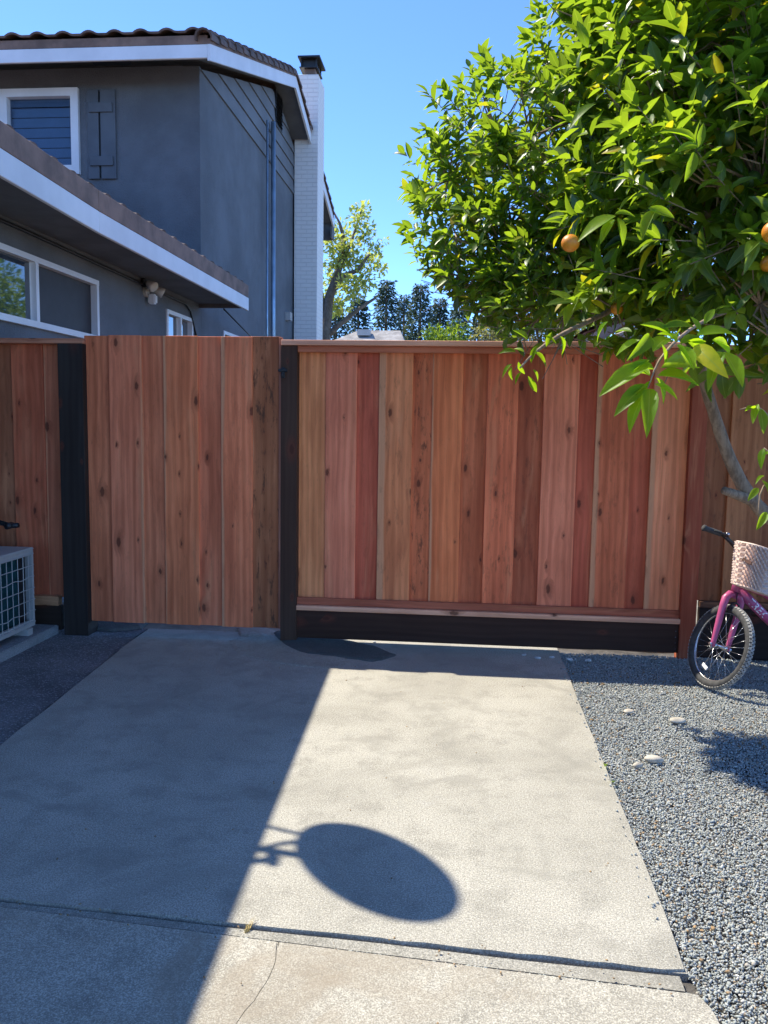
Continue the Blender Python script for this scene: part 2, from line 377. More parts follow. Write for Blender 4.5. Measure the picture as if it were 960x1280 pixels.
# wicker
m, nt, out = new_mat('wicker'); g = G(nt); co = g.coords()
g.bsdf(out, g.mix(g.noise(co, 40, 3), (.62,.44,.38), (.80,.66,.58)), .7, g.noise(co, 150, 2), .3, .002)
M['wicker'] = m

# ------------------------------------------------------------------ key lines of the place
XW = -3.27                       # side wall of the house
XE = -2.66                       # its low eave
DF = hz(352, 799, 0).y           # front of the fence line
P = lambda px, py, z=0.0: hz(px, py, z)
WING_END = hx(311, 392, XE).y
YF = hx(250, 200, XW).y          # two-storey front wall
YCH = hx(366, 250, XW).y         # chimney front
XR = -2.93                        # upper rake line

# ================================================================== GROUND
bm = bmesh.new(); poly3(bm, [(-900,-900,-.16), (900,-900,-.16), (900,900,-.16), (-900,900,-.16)])
link('ground', bm2me(bm), M['ground'], kind='structure')
# yard behind the fence, sunlit
prism('yard', [(XW, DF+.17), (9, DF+.17), (9, 14), (XW, 14)], -.14, -.012, M['ground'], kind='structure')
# right and left edges of the driveway
eR = [P(703, 826), P(860, 1222)]
eL = [P(186, 785), P(0, 932)]
def along(a, b, y): t = (y-a.y)/(b.y-a.y); return a.x+(b.x-a.x)*t
jL, jR = P(0, 1122), P(860, 1214)           # upper lip of the joint
kL, kR = P(0, 1131), P(868, 1240)           # lower lip
def onl(a, b, x): t = (x-a.x)/(b.x-a.x); return a.y+(b.y-a.y)*t
XL2, XR2 = -3.4, 0
ynear = onl(jL, jR, jL.x)
def wobble(a, b, n, amp, seed):
    rr = random.Random(seed); out_ = []
    for i in range(n+1):
        t = i/n; out_.append((a[0]+(b[0]-a[0])*t + (rr.uniform(-amp, amp) if 0 < i < n else 0), a[1]+(b[1]-a[1])*t + (rr.uniform(-amp, amp) if 0 < i < n else 0)))
    return out_
fx = along(eR[0], eR[1], DF+.02)
left_x_at_joint = -2.02
jl = (left_x_at_joint, onl(jL, jR, left_x_at_joint))
poly = wobble((jR.x, jR.y), (fx, DF+.05), 24, .003, 1)[:-1] + [(fx, DF+.16), (eL[0].x, DF+.16)] + wobble((eL[0].x, DF-.0), (eL[1].x, eL[1].y), 12, .004, 2)[1:] + wobble(jl, (jR.x, jR.y), 40, .0035, 3)[:-1]
prism('driveway', poly, -.13, 0, M['slab'], kind='structure', bev=.008)
# apron slab split by a crack
kl = (-3.4, onl(kL, kR, -3.4)); kr = (kR.x+.01, kR.y)
cr1 = P(346, 1181); cr_top = (cr1.x, onl(kL, kR, cr1.x))
crk = [cr_top] + [(P(a, b).x, P(a, b).y) for a, b in ((347,1186), (343,1196), (345,1204), (338,1216), (331,1226), (327,1237), (318,1249), (308,1262), (297,1272), (291,1284))] + [(P(291,1284).x-.05, -.2), (P(291,1284).x-.02, -3.5)]
lcr = [(x-.001, y) for x, y in crk]; rcr = [(x+.001, y) for x, y in crk]
prism('driveway_apron', [(-3.4, -12)] + [(crk[-1][0], -12)] + lcr[::-1] + [kl], -.13, -.004, M['slab2'], kind='structure', bev=.004)
prism('driveway_apron', rcr + [(crk[-1][0], -12), (kr[0]+.75, -12), (kr[0]+.55, -3.5), (kr[0]+.02, kr[1]-.05), kr], -.13, -.004, M['slab2'], kind='structure', bev=.004)
# filler strip in the joint
def off_line(t, x): return onl(jL, jR, x)*(1-t) + onl(kL, kR, x)*t
sp = [(x, off_line(.88, x)) for x in np.linspace(-3.3, kR.x-.02, 30)]; sp2 = [(x, off_line(.20 + .04*math.sin(x*7), x)) for x in np.linspace(kR.x-.02, -3.3, 30)]
prism('joint_filler', [tuple(map(float, p)) for p in sp+sp2], -.12, -.009, M['strip'], kind='structure')
# aggregate side strip
prism('side_path', [(XW-.3, onl(jL, jR, -3.41)-.05), (-3.41, onl(jL, jR, -3.41)-.02), (jl[0]-.012, jl[1]-.03), (eL[1].x-.012, eL[1].y), (eL[0].x-.012, DF), (eL[0].x-.012, DF+.165), (XW-.3, DF+.165)], -.13, -.008, M['aggregate'], kind='structure')
# gravel bed base
gb = bmesh.new()
gx = np.linspace(.2, 6.0, 60); gy = np.linspace(-1.0, DF+.165, 60)
grid = [[gb.verts.new((x, y, -.03+.010*mnoise.noise(Vector((x*3, y*3, 0))))) for x in gx] for y in gy]
for j in range(59):
    for i in range(59): gb.faces.new((grid[j][i], grid[j][i+1], grid[j+1][i+1], grid[j+1][i]))
link('gravel_bed', bm2me(gb), M['soil'], kind='structure', smooth=True)
# gravel stones
def ico():
    b = bmesh.new(); bmesh.ops.create_icosphere(b, subdivisions=1, radius=1)
    v = np.array([x.co[:] for x in b.verts]); f = np.array([[q.index for q in fc.verts] for fc in b.faces]); b.free(); return v, f
IV, IF = ico()
def np_mesh(name, V, F, uv=None):
    me = bpy.data.meshes.new(name); me.vertices.add(len(V)); me.vertices.foreach_set('co', V.astype(np.float32).ravel())
    k = F.shape[1]; me.loops.add(F.size); me.loops.foreach_set('vertex_index', F.astype(np.int32).ravel())
    me.polygons.add(len(F)); me.polygons.foreach_set('loop_start', np.arange(0, F.size, k, dtype=np.int32))
    if uv is not None:
        l = me.uv_layers.new(name='UVMap'); l.data.foreach_set('uv', uv.astype(np.float32)[F.ravel()].ravel())
    me.update(calc_edges=True); me.validate(); return me
def rand_rot(n, tilt=.6):
    ax = rng.normal(size=(n, 3)); ax[:, 2] += 1.5; ax /= np.linalg.norm(ax, axis=1)[:, None]
    th = rng.uniform(0, 2*np.pi, n); c, s = np.cos(th), np.sin(th); x, y, z = ax.T; C = 1-c
    return np.stack([np.stack([c+x*x*C, x*y*C-z*s, x*z*C+y*s], 1), np.stack([y*x*C+z*s, c+y*y*C, y*z*C-x*s], 1), np.stack([z*x*C-y*s, z*y*C+x*s, c+z*z*C], 1)], 1)
def stones(pts, sizes, name):
    n = len(pts); V = np.repeat(IV[None], n, 0) * (1+rng.uniform(-.22, .22, (n, 12, 1)))
    sc = np.stack([sizes*rng.uniform(.8, 1.25, n), sizes*rng.uniform(.6, .95, n), sizes*rng.uniform(.38, .65, n)], 1)
    V = V*sc[:, None, :]; V = np.einsum('nij,nkj->nki', rand_rot(n), V) + pts[:, None, :]
    F = (IF[None] + (np.arange(n)*12)[:, None, None]).reshape(-1, 3)
    return np_mesh(name, V.reshape(-1, 3), F)
pts = []; fr = np.array(fwd); rr_ = np.array(rgt); uu = np.array(upv); cc = np.array(CAM)
cand = np.stack([rng.uniform(.2, 3.6, 380000), rng.uniform(1.2, DF-.01, 380000), np.zeros(380000)], 1)
edge_x = np.where(cand[:, 1] > jR.y, eR[1].x + (cand[:, 1]-eR[1].y)*(eR[0].x-eR[1].x)/(eR[0].y-eR[1].y), kr[0]+.0+(kr[1]-cand[:, 1])*(.55/(kr[1]+3.5)))
v = cand-cc; dz = v@fr; pxx = 480+FPX*(v@rr_)/dz
keep = (cand[:, 0] > edge_x+.006) & (pxx < 1030)
cand = cand[keep][:115000]
n = len(cand); sz = rng.uniform(.0030, .0060, n)*(1+.0*rng.random(n)); sz[rng.random(n) < .06] *= 1.45
gzv = np.array([mnoise.noise(Vector((x*2.2, y*2.2, 3))) for x, y, _ in cand])
cand[:, 2] = -.026 + rng.random(n)*.016 + .010*gzv + .004
link('gravel', stones(cand, sz, 'gravel'), M['gravel'], kind='stuff')
tag(bpy.data.objects['gravel'], 'blue grey gravel covering the bed beside the driveway', 'gravel')
# stray stones on the slab edge and in the joint
ne = 420; t = rng.random(ne); ex = eR[0].x+(eR[1].x-eR[0].x)*t - np.abs(rng.normal(0, .018, ne)); ey = eR[0].y+(eR[1].y-eR[0].y)*t
st = np.stack([ex, ey, np.full(ne, .004)], 1); st = st[rng.random(ne) < .14]
jt = rng.random(160)**.5; jx = -1.2+(kR.x+1.2)*jt; js = np.stack([jx, [off_line(.95, x) for x in jx], np.full(160, -.012)], 1)
allp = np.concatenate([st, js]); g_ = link('stray_gravel', stones(allp, rng.uniform(.003, .0075, len(allp)), 'stray'), M['gravel'], kind='stuff')
tag(g_, 'stray gravel bits scattered along the driveway edge and joint', 'gravel')
# leaf litter on the gravel, tan crumbs
nl = 700; lx = rng.uniform(.6, 3.0, nl*3); ly = rng.uniform(1.8, 5.2, nl*3)
cl = np.array([mnoise.noise(Vector((a*1.7, b*1.7, 9))) for a, b in zip(lx, ly)]); edge = eR[1].x + (ly-eR[1].y)*(eR[0].x-eR[1].x)/(eR[0].y-eR[1].y)
k = ((cl > .12) | (lx-edge < .16)) & (lx > edge+.01); lp = np.stack([lx[k], ly[k], np.full(k.sum(), -.004)], 1)[:560]
tag(link('leaf_litter', stones(lp, rng.uniform(.004, .009, len(lp)), 'litter'), M['litter'], kind='stuff'), 'dry tan leaf crumbs strewn over the gravel', 'litter')

nb = 110; bx = rng.uniform(-1.9, .62, nb); by = rng.uniform(1.7, 5.2, nb); by[:50] = [off_line(rng.uniform(-.3, 1.5), x) for x in bx[:50]]
tag(link('driveway_litter', stones(np.stack([bx, by, np.full(nb, .001)], 1), rng.uniform(.002, .0055, nb), 'bits'), M['litter'], kind='stuff'), 'tiny dry crumbs scattered over the concrete driveway', 'litter')
# single pale stones
def cobble(px, py, L, W, H, label, rz=0, mat='cobble'):
    b = bmesh.new(); bmesh.ops.create_icosphere(b, subdivisions=3, radius=1)
    sd_ = random.random()*50
    for v_ in b.verts: v_.co = Vector((v_.co.x*L/2, v_.co.y*W/2, v_.co.z*H/2))*(1+.14*mnoise.noise(v_.co*1.3+Vector((sd_, 0, 0))))
    p = P(px, py); o = link('pebble', bm2me(b), M[mat], loc=(p.x, p.y, H*.22), smooth=True); o.rotation_euler.z = rz
    tag(o, label, 'stone', 'pale stones on the gravel'); return o
cobble(817, 951, .085, .05, .035, 'largest cream stone lying on the grey gravel')
cobble(797, 958, .045, .03, .025, 'small cream stone left of the largest cream stone', .4)
cobble(847, 902, .085, .055, .03, 'tan pinkish stone on gravel below the bicycle wheel', .2)
cobble(786, 890, .06, .045, .02, 'flat tan stone on gravel nearest the fence shadow', .5)
# wet concrete footings
def splat(name, pts_px, h, mat, label=None):
    pp = [P(a, b) for a, b in pts_px]; c = sum(pp, Vector())/len(pp); b = bmesh.new()
    n = 48; outer = []
    # resample outline smoothly
    m_ = len(pp); ring = []
    for i in range(n):
        t = i*m_/n; k0 = int(t); f = t-k0; a, bb = pp[k0 % m_], pp[(k0+1) % m_]; q = a.lerp(bb, f)
        q = q + Vector((random.uniform(-1, 1), random.uniform(-1, 1), 0))*.006; ring.append(q)
    levels = [(1.0, -.004), (.96, h*.5), (.85, h*.8), (.6, h), (.3, h*1.05)]
    rings = [[b.verts.new(c+(q-c)*s + Vector((0, 0, z+ (h*.25*mnoise.noise(q*14+Vector((0,0,s*3))) if z > 0 else 0)))) for q in ring] for s, z in levels]
    for r1, r2 in zip(rings, rings[1:]):
        for i in range(n): b.faces.new((r1[i], r1[(i+1) % n], r2[(i+1) % n], r2[i]))
    b.faces.new(rings[-1])
    o = link(name, bm2me(b), mat, kind='structure', smooth=True); return o
splat('concrete_patch', [(285,800), (330,792), (400,808), (440,826), (425,838), (360,832), (310,822), (290,812)], .005, M['slab2'])
splat('concrete_patch', [(340,790), (365,786), (420,797), (470,808), (498,820), (470,828), (420,822), (380,818), (352,806)], .012, M['patch'])
splat('concrete_patch', [(106,774), (150,772), (188,776), (178,786), (140,789), (108,786)], .03, M['patch'])
splat('concrete_patch', [(296,786), (334,786), (348,790), (330,797), (300,795)], .014, M['slab2'])
# scraps of plaster and debris under the kickboard
rs = random.Random(3)
for i, (px, py, L, lab) in enumerate([(655,819,.03,'white plaster crumb under the middle of the kickboard'), (672,823,.04,'small pale crumb right of the driveway edge'), (690,822,.035,'larger white scrap beside the gravel corner'), (712,825,.05,'crumpled white scrap where gravel meets the fence'), (735,826,.04,'greyish crumb on gravel under the kickboard'), (468,803,.025,'tiny white crumb under left end of the kickboard')]):
    b = bmesh.new(); bmesh.ops.create_icosphere(b, subdivisions=2, radius=1)
    for v_ in b.verts: v_.co = Vector((v_.co.x*L/2, v_.co.y*L*.35, v_.co.z*L*.22))*(1+.5*mnoise.noise(v_.co*2+Vector((i*9, 0, 0))))
    p = P(px, py); tag(link('scrap', bm2me(b), M['plastic_scrap'], loc=(p.x, p.y, .004)), lab, 'scrap', 'scraps along the foot of the fence')
# dry grass tuft in joint
b = bmesh.new(); p0 = P(307, 1162)
for i in range(16):
    a = rs.uniform(0, 6.28); l = rs.uniform(.02, .05); d = Vector((math.cos(a)*.5, math.sin(a)*.6+.6, rs.uniform(.25, .7)))*l
    s = Vector((.0016, 0, 0)); q = Vector((rs.uniform(-.008, .008), rs.uniform(-.01, .01), 0))
    b.faces.new([b.verts.new(q-s), b.verts.new(q+s), b.verts.new(q+d*.6+s), b.verts.new(q+d+Vector((0,0,-.004)))])
tag(link('grass_tuft', bm2me(b), M['straw'], loc=(p0.x, p0.y, -.01)), 'straw coloured dead grass tuft growing from the driveway joint', 'grass')
# a few fallen leaves (after leaf builder)

# ================================================================== FENCE AND GATE
BZ = hy(480, 431, DF).z     # cap top height near 2.0
def board(root, x0, x1, z0, z1, y0, th, col, sap=0.0, weather=0.1, mat='wood', name='board'):
    o = box(name, (x0, y0, z0), (x1, y0+th, z1), M[mat], root, .0025)
    o.color = (*col, 1); o['sap'] = sap; o['hw'] = (x1-x0)/2; o['weather'] = weather; o['lie'] = 1.0 if (x1-x0) > (z1-z0) else 0.0
    return o
RED = (.80,.20,.095); DEEP = (.58,.125,.07); PINK = (.87,.265,.15); TAN = (.86,.315,.135); BRN = (.62,.165,.075); ORG = (.85,.235,.095); DRK = (.055,.024,.016); BLK = (.03,.022,.02); OLV = (.36,.14,.065)
def xf(px, py, Y=None): return hy(px, py, DF if Y is None else Y).x
# --- right hand panel
fr_ = empty('fence_panel', ((xf(355,790)+xf(855,800))/2, DF+.02, 0), 'wide redwood fence panel with red and tan boards, right of the gate', 'fence')
zr1 = hy(600, 756, DF).z; zr0 = hy(600, 769, DF).z; ztop = hy(600, 440, DF).z
edges = [372,406,445,472,514,538,576,606,645,676,720,742,788,812,859]
cols = [(TAN,0,.1,0), (PINK,0,.1,1), (DEEP,0,.15,0), ((.80,.27,.12),-.45,.25,1), ((.70,.19,.085),.25,.7,0), (ORG,-.12,.1,1), (BRN,-.14,.25,0), (RED,0,.35,1), ((.50,.13,.065),0,.4,0), (PINK,0,.1,1), (DEEP,0,.1,0), ((.70,.18,.085),-.3,.25,1), ((.60,.135,.07),0,.15,0), ((.85,.29,.145),-.28,.1,1)]
for i, (c, s, wth, proud) in enumerate(cols):
    x0, x1 = xf(edges[i], 600), xf(edges[i+1], 600)
    if not proud: x0 -= .02; x1 += .02
    else: x0 += .001; x1 -= .001
    if i == 0: x0 = xf(372, 600)-.01
    if i == len(cols)-1: x1 += .03
    board(fr_, x0, x1, zr1-.01, ztop+.02, DF+.02-(.019 if proud else 0), .017, c, s, wth)
xl, xr = xf(353, 600), xf(880, 600)
cap = board(fr_, xf(356, 432)-.01, xf(866, 436), BZ-.012, BZ+.022, DF-.075, .17, (.88,.44,.30), 0, .05, name='cap_rail')
board(fr_, xf(372, 436), xf(862, 436), ztop-.012, BZ-.014, DF-.038, .03, (.55,.19,.11), 0, .1, name='top_trim')
board(fr_, xf(371, 760), xf(848, 775), zr0, zr0+.032, DF-.052, .06, (.88,.44,.29), .0, .1, name='bottom_rail')
board(fr_, xf(371, 760), xf(850, 775), zr0+.034, zr1+.012, DF-.022, .02, (.45,.13,.075), 0, .1, name='bottom_trim')
kz = hy(600, 815, DF).z
kb = board(fr_, xf(371, 790), xf(850, 800), .024, zr0-.002, DF-.03, .04, DRK, 0, .1, 'stain', 'kick_board')
pl = board(fr_, xf(353, 600), xf(373, 600), -.02, BZ-.013, DF-.055, .11, (.075,.038,.026), 0, .1, 'stain', 'post'); pl['label'] = 'dark stained gate post'
pr_ = board(fr_, xf(857, 600), xf(877, 600), -.05, BZ-.013, DF-.052, .11, (.36,.085,.045), 0, .05, name='post'); pr_['label'] = 'red brown end post'
bm = bmesh.new()     # nail heads at the right end of the kickboard
kxo = xf(843, 795)
for zz in (.05, .09, .13, .17):
    bmesh.ops.create_uvsphere(bm, u_segments=6, v_segments=4, radius=.0035, matrix=Matrix.Translation(Vector((kxo, DF-.031, zz))-fr_.location))
link('nail_heads', bm2me(bm), M['chrome'], fr_, kind='stuff')
# --- gate
gt = empty('gate', ((xf(108,700)+xf(352,700))/2, DF-.02, 0), 'plain board gate of light orange redwood, hung between two dark posts', 'gate')
gz0 = hy(230, 781, DF-.04).z; gz1 = hy(230, 420, DF-.04).z
ged = [108,139,179,206,249,277,316,350]
gcol = [((.72,.21,.10),0,.15,0), ((.84,.25,.13),.06,.1,1), ((.78,.235,.115),-.2,.15,0), ((.84,.245,.11),-.1,.1,1), ((.74,.21,.105),0,.15,0), ((.84,.24,.115),-.2,.15,1), ((.40,.14,.065),-.14,.75,0)]
for i, (c, s, wth, proud) in enumerate(gcol):
    x0, x1 = xf(ged[i], 600, DF-.04), xf(ged[i+1], 600, DF-.04)
    if not proud: x0 -= .015*(i > 0); x1 += .015*(i < 6)
    board(gt, x0, x1-.001, gz0+.002*random.random(), gz1+random.uniform(-.003, .003), DF-.03-(.018 if proud else 0), .017, c, s, wth)
for zc in (.35, 1.65):
    board(gt, xf(110, 600), xf(349, 600), zc, zc+.09, DF-.012, .038, RED, 0, .1, name='gate_rail')
ledge = board(gt, xf(348.5, 600, DF-.04), xf(352.5, 600, DF-.04), gz0, gz1-.005, DF-.045, .03, (.40,.17,.12), 0, .1, name='edge_strip')
# latch
lt = bmesh.new(); q = hy(354, 465, DF-.06)-gt.location
add_box(lt, q+Vector((-.012,-.012,-.04)), q+Vector((.012,.004,.03))); add_box(lt, q+Vector((-.03,-.02,.0)), q+Vector((.03,-.005,.02))); add_box(lt, q+Vector((-.008,-.03,-.03)), q+Vector((.006,-.005,-.012)))
bmesh.ops.bevel(lt, geom=lt.edges[:], offset=.003, segments=1, affect='EDGES')
link('latch', bm2me(lt), M['black'], gt)
# --- left panel
fl = empty('fence_panel', ((XW+xf(108,700))/2, DF+.02, 0), 'narrow shaded fence panel behind the air conditioner, left of the gate', 'fence')
led = [None,18,57,78]
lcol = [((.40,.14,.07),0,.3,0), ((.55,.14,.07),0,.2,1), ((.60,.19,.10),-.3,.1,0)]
lz1 = hy(40, 744, DF).z; lz0 = hy(40, 752, DF).z
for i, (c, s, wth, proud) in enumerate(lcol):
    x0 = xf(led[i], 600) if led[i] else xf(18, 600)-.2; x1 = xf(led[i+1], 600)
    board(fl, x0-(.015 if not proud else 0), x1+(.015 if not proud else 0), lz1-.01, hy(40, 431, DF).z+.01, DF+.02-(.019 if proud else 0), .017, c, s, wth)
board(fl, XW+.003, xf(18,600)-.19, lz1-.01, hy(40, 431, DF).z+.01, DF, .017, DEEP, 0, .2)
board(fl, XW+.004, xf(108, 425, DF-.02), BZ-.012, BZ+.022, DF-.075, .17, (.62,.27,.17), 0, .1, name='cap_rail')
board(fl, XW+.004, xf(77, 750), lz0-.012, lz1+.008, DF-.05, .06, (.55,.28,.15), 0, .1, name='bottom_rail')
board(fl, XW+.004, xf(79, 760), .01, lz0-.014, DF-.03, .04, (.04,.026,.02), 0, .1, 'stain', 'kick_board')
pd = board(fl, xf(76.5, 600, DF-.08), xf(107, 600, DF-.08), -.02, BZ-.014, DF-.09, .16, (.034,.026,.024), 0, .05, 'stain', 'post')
# --- far right recessed panel
fg = empty('fence_panel', (xf(877,600)+.9, DF+.08, 0), 'brown fence panel behind the pink bicycle and tree trunk', 'fence')
rz0 = hy(920, 752, DF+.1).z
xs = [xf(872, 600, DF+.1), xf(909, 600, DF+.1), xf(955, 600, DF+.1)]
for i in range(12): xs.append(xs[-1]+(.17 if i % 2 else .12))
rc = [(OLV,0,.4), ((.46,.18,.08),0,.25), ((.36,.13,.06),0,.3), ((.48,.18,.085),0,.3)]
for i in range(len(xs)-1):
    c, s, wth = rc[i % 4]; proud = i % 2
    board(fg, xs[i]-(0 if proud else .012), xs[i+1]+(0 if proud else .012), rz0, BZ-.02, DF+.1-(.019 if proud else 0), .017, c, s, wth)
board(fg, xf(880, 600, DF+.06), xs[-1], BZ-.016, BZ+.018, DF+.03, .15, (.40,.2,.13), 0, .1, name='cap_rail')
board(fg, xf(878, 700, DF+.06), xs[-1], rz0-.04, rz0+.0, DF+.06, .05, (.12,.06,.04), 0, .1, name='bottom_rail')
board(fg, xf(878, 700, DF+.06), xs[-1], -.03, rz0-.042, DF+.07, .04, (.03,.018,.015), 0, .1, 'stain', 'kick_board')

# ================================================================== HOUSE
HS = empty('house', (XW-3, 10, 0), 'dark blue grey two storey house with white trim, brown tile roof and white chimney', 'house')
def hbox(name, lo, hi, mat, bev=0.0, parent=HS): return box(name, lo, hi, M[mat], parent, bev)
HO = HS.location
def hmesh(name, b, mat, smooth=False, parent=HS):
    off = parent_loc(parent)
    for v_ in b.verts: v_.co -= off
    return link(name, bm2me(b), M[mat], parent, smooth=smooth)
zfb = 1.5+.499*(-XE); zft = 1.5+.556*(-XE); ztt = 1.5+.628*(-XE)     # eave fascia bottom / top, tile top
Z2A = hy(262, 66, 0) if False else None
YA = hx(263, 66, XR).y; ZA0 = hx(263, 72, XR).z; ZA1 = hx(263, 55, XR).z
YB = hx(370, 105, XR).y; ZB0 = hx(371, 110, XR).z; ZB1 = hx(371, 98, XR).z
YD = hx(418, 300, XR).y
s_up = (ZB1-ZA1)/(YB-YA)
ZTOP = lambda y: ZA1 + s_up*(y-YA) if y < YB else ZB1 - s_up*(y-YB)      # top of the rake board
YBK = YB + (YB-YF)
AXQ = hz(44, 781, .10).x
print('HOUSE', AXQ, YF, YCH, YA, YB, YD, ZA0, ZA1, ZB1, s_up, WING_END, 'fence', DF, BZ, gz1)
# lower wall with window openings: built as pieces between openings
bigw = (3.6, hx(121.5, 400, XW).y, 1.5+.212*(-XW), 1.5+.364*(-XW))
smw = (hx(208, 400, XW).y, hx(239.5, 405, XW).y, 2.05, 1.5+.360*(-XW))
fw = (hx(279, 417, XW).y, hx(312, 425, XW).y, 1.7, 1.5+.361*(-XW))
def wall_strip(name, y0, y1, z0, z1, openings, mat, T=.2):
    b = bmesh.new(); y = y0
    for (a, c, lo, hi) in sorted(openings):
        add_box(b, (XW-T, y, z0), (XW, a, z1)); add_box(b, (XW-T, a, z0), (XW, c, lo)); add_box(b, (XW-T, a, hi), (XW, c, z1)); y = c
    add_box(b, (XW-T, y, z0), (XW, y1, z1))
    return hmesh(name, b, mat)
zlow = zfb+.1
wall_strip('wall', -4, YF-.002, -.05, zlow, [bigw, smw], 'stucco_low')
Z6 = hx(332, 197, XW).z    # bottom line of the siding band
wall_strip('wall', YF, YBK, -.05, Z6, [fw], 'stucco')
# upper gable wall behind the siding
b = bmesh.new()
pr = [(YF, Z6), (YBK, Z6), (YBK, ZTOP(YBK)-.22), (YB, ZB1-.22), (YF, ZTOP(YF)-.22)]
fa = [b.verts.new((XW-.03, y, z)) for y, z in pr]; fb_ = [b.verts.new((XW-.2, y, z)) for y, z in pr]
b.faces.new(fa); b.faces.new(fb_[::-1])
for i in range(5): b.faces.new((fa[i], fa[(i+1) % 5], fb_[(i+1) % 5], fb_[i]))
hmesh('gable_wall', b, 'siding')
# siding boards clipped to the gable
ex = .235; z = Z6
while z < ZB1-.3:
    z1 = z+ex; zt = z+.02
    def yl(zz): return max(YF, YA + (zz+.2-ZA1)/s_up)
    def yr(zz): return min(YBK, YB + (ZB1-(zz+.2))/s_up)
    ya, yb, yc, yd = yl(z), yr(z), yr(min(z1, ZB1-.23)), yl(min(z1, ZB1-.23))
    b = bmesh.new(); zt1 = min(z1, ZB1-.23)
    lo = [b.verts.new((XW+.024, ya, z)), b.verts.new((XW+.024, yb, z)), b.verts.new((XW+.004, yc, zt1)), b.verts.new((XW+.004, yd, zt1))]
    hi = [b.verts.new((XW-.026, v_.co.y, v_.co.z)) for v_ in lo]
    b.faces.new(lo); b.faces.new(hi[::-1])
    for i in range(4): b.faces.new((lo[i], lo[(i+1) % 4], hi[(i+1) % 4], hi[i]))
    hmesh('siding_board', b, 'siding'); z = z1+.006
# front wall of the upper storey with window opening
fwin0 = hy(2, 120, YF); a0 = hy(3, 115, YF).x; a1 = hy(97, 115, YF).x; wz1 = hy(60, 114, YF).z; wz0 = hy(60, 216, YF).z
b = bmesh.new(); XFL = -11.5; zs = ZTOP(YF)-.16
add_box(b, (XFL, YF, -.05), (a0, YF+.2, zs)); add_box(b, (a0, YF, -.05), (a1, YF+.2, wz0)); add_box(b, (a0, YF, wz1), (a1, YF+.2, zs)); add_box(b, (a1, YF, -.05), (XW-.203, YF+.2, zs))
hmesh('front_wall', b, 'stucco')
# corner return so the corner is crisp
add = bmesh.new(); add_box(add, (XW-.202, YF-.001, zlow-.3), (XW+.0015, YF+.199, zs-.01)); hmesh('wall_corner', add, 'stucco')
# back and far walls
b = bmesh.new(); add_box(b, (XFL, YBK-.2, 0), (XW-.21, YBK, zs)); add_box(b, (XFL-.2, YF, 0), (XFL-.003, YBK, zs)); hmesh('back_wall', b, 'stucco')
# upper windows: frame, blinds, pane
def yplane_window(x0, x1, y, z0, z1, ext=.05, mull=None):
    b = bmesh.new(); t = .075
    add_box(b, (x0-.02, y-ext, z1-t), (x1+.02, y+.06, z1+.02)); add_box(b, (x0-.02, y-ext, z0-.03), (x1+.02, y+.06, z0+t))
    add_box(b, (x0-.02, y-ext+.002, z0+t), (x0+t, y+.06, z1-t)); add_box(b, (x1-t, y-ext+.002, z0+t), (x1+.02, y+.06, z1-t))
    wn = hmesh('window', b, 'trim')
    b = bmesh.new(); add_box(b, (x0+t, y+.035, z0+t), (x1-t, y+.04, z1-t)); hmesh('pane', b, 'glass', parent=wn)
    b = bmesh.new(); zz = z0+t
    while zz < z1-t:
        add_box(b, (x0+t, y+.06, zz), (x1-t, y+.07, zz+.108), None); zz += .12
    o = hmesh('blind', b, 'interior', parent=wn); return wn
M['pane_clear'], nt, out = new_mat('clear pane'); g = G(nt)
gl = g.n('ShaderNodeBsdfGlossy'); gl.inputs['Roughness'].default_value = .02; tr = g.n('ShaderNodeBsdfTransparent'); tr.inputs[0].default_value = (.7,.78,.85,1)
fz = g.n('ShaderNodeFresnel'); fz.inputs[0].default_value = 1.35; mx = g.n('ShaderNodeMixShader')
nt.links.new(fz.outputs[0], mx.inputs[0]); nt.links.new(tr.outputs[0], mx.inputs[1]); nt.links.new(gl.outputs[0], mx.inputs[2]); nt.links.new(mx.outputs[0], out.inputs[0])
wn = yplane_window(a0, a1, YF, wz0, wz1)
for ch in wn.children:
    if ch.name.startswith('pane'): ch.data.materials[0] = M['pane_clear']
# shutter: three vertical boards with two battens
sx0, sx1 = hy(108.5, 160, YF-.05).x, hy(143.5, 160, YF-.05).x; sz1, sz0 = hy(125, 111, YF-.05).z, hy(125, 223, YF-.05).z
sh = empty('shutter', (0, 0, 0)); sh.parent = HS; sh.location = Vector(((sx0+sx1)/2, YF-.03, sz0))-HO
for a, c in ((sx0, sx0+(sx1-sx0)*.40), (sx0+(sx1-sx0)*.47, sx1)):
    b = bmesh.new(); add_box(b, (a, YF-.035, sz0), (c, YF-.012, sz1)); bmesh.ops.bevel(b, geom=b.edges[:], offset=.003, segments=1, affect='EDGES')
    hmesh('plank', b, 'shutter', parent=sh)
b = bmesh.new(); add_box(b, (sx0+(sx1-sx0)*.3, YF-.011, sz0+.02), (sx0+(sx1-sx0)*.6, YF-.002, sz1-.02)); hmesh('backing', b, 'black', parent=sh)
for za, zb in ((hy(125, 140, YF-.05).z, hy(125, 128, YF-.05).z), (hy(125, 207, YF-.05).z, hy(125, 195, YF-.05).z)):
    b = bmesh.new(); add_box(b, (sx0+.03, YF-.058, za), (sx1-.03, YF-.0355, zb)); bmesh.ops.bevel(b, geom=b.edges[:], offset=.003, segments=1, affect='EDGES'); hmesh('batten', b, 'shutter', parent=sh)
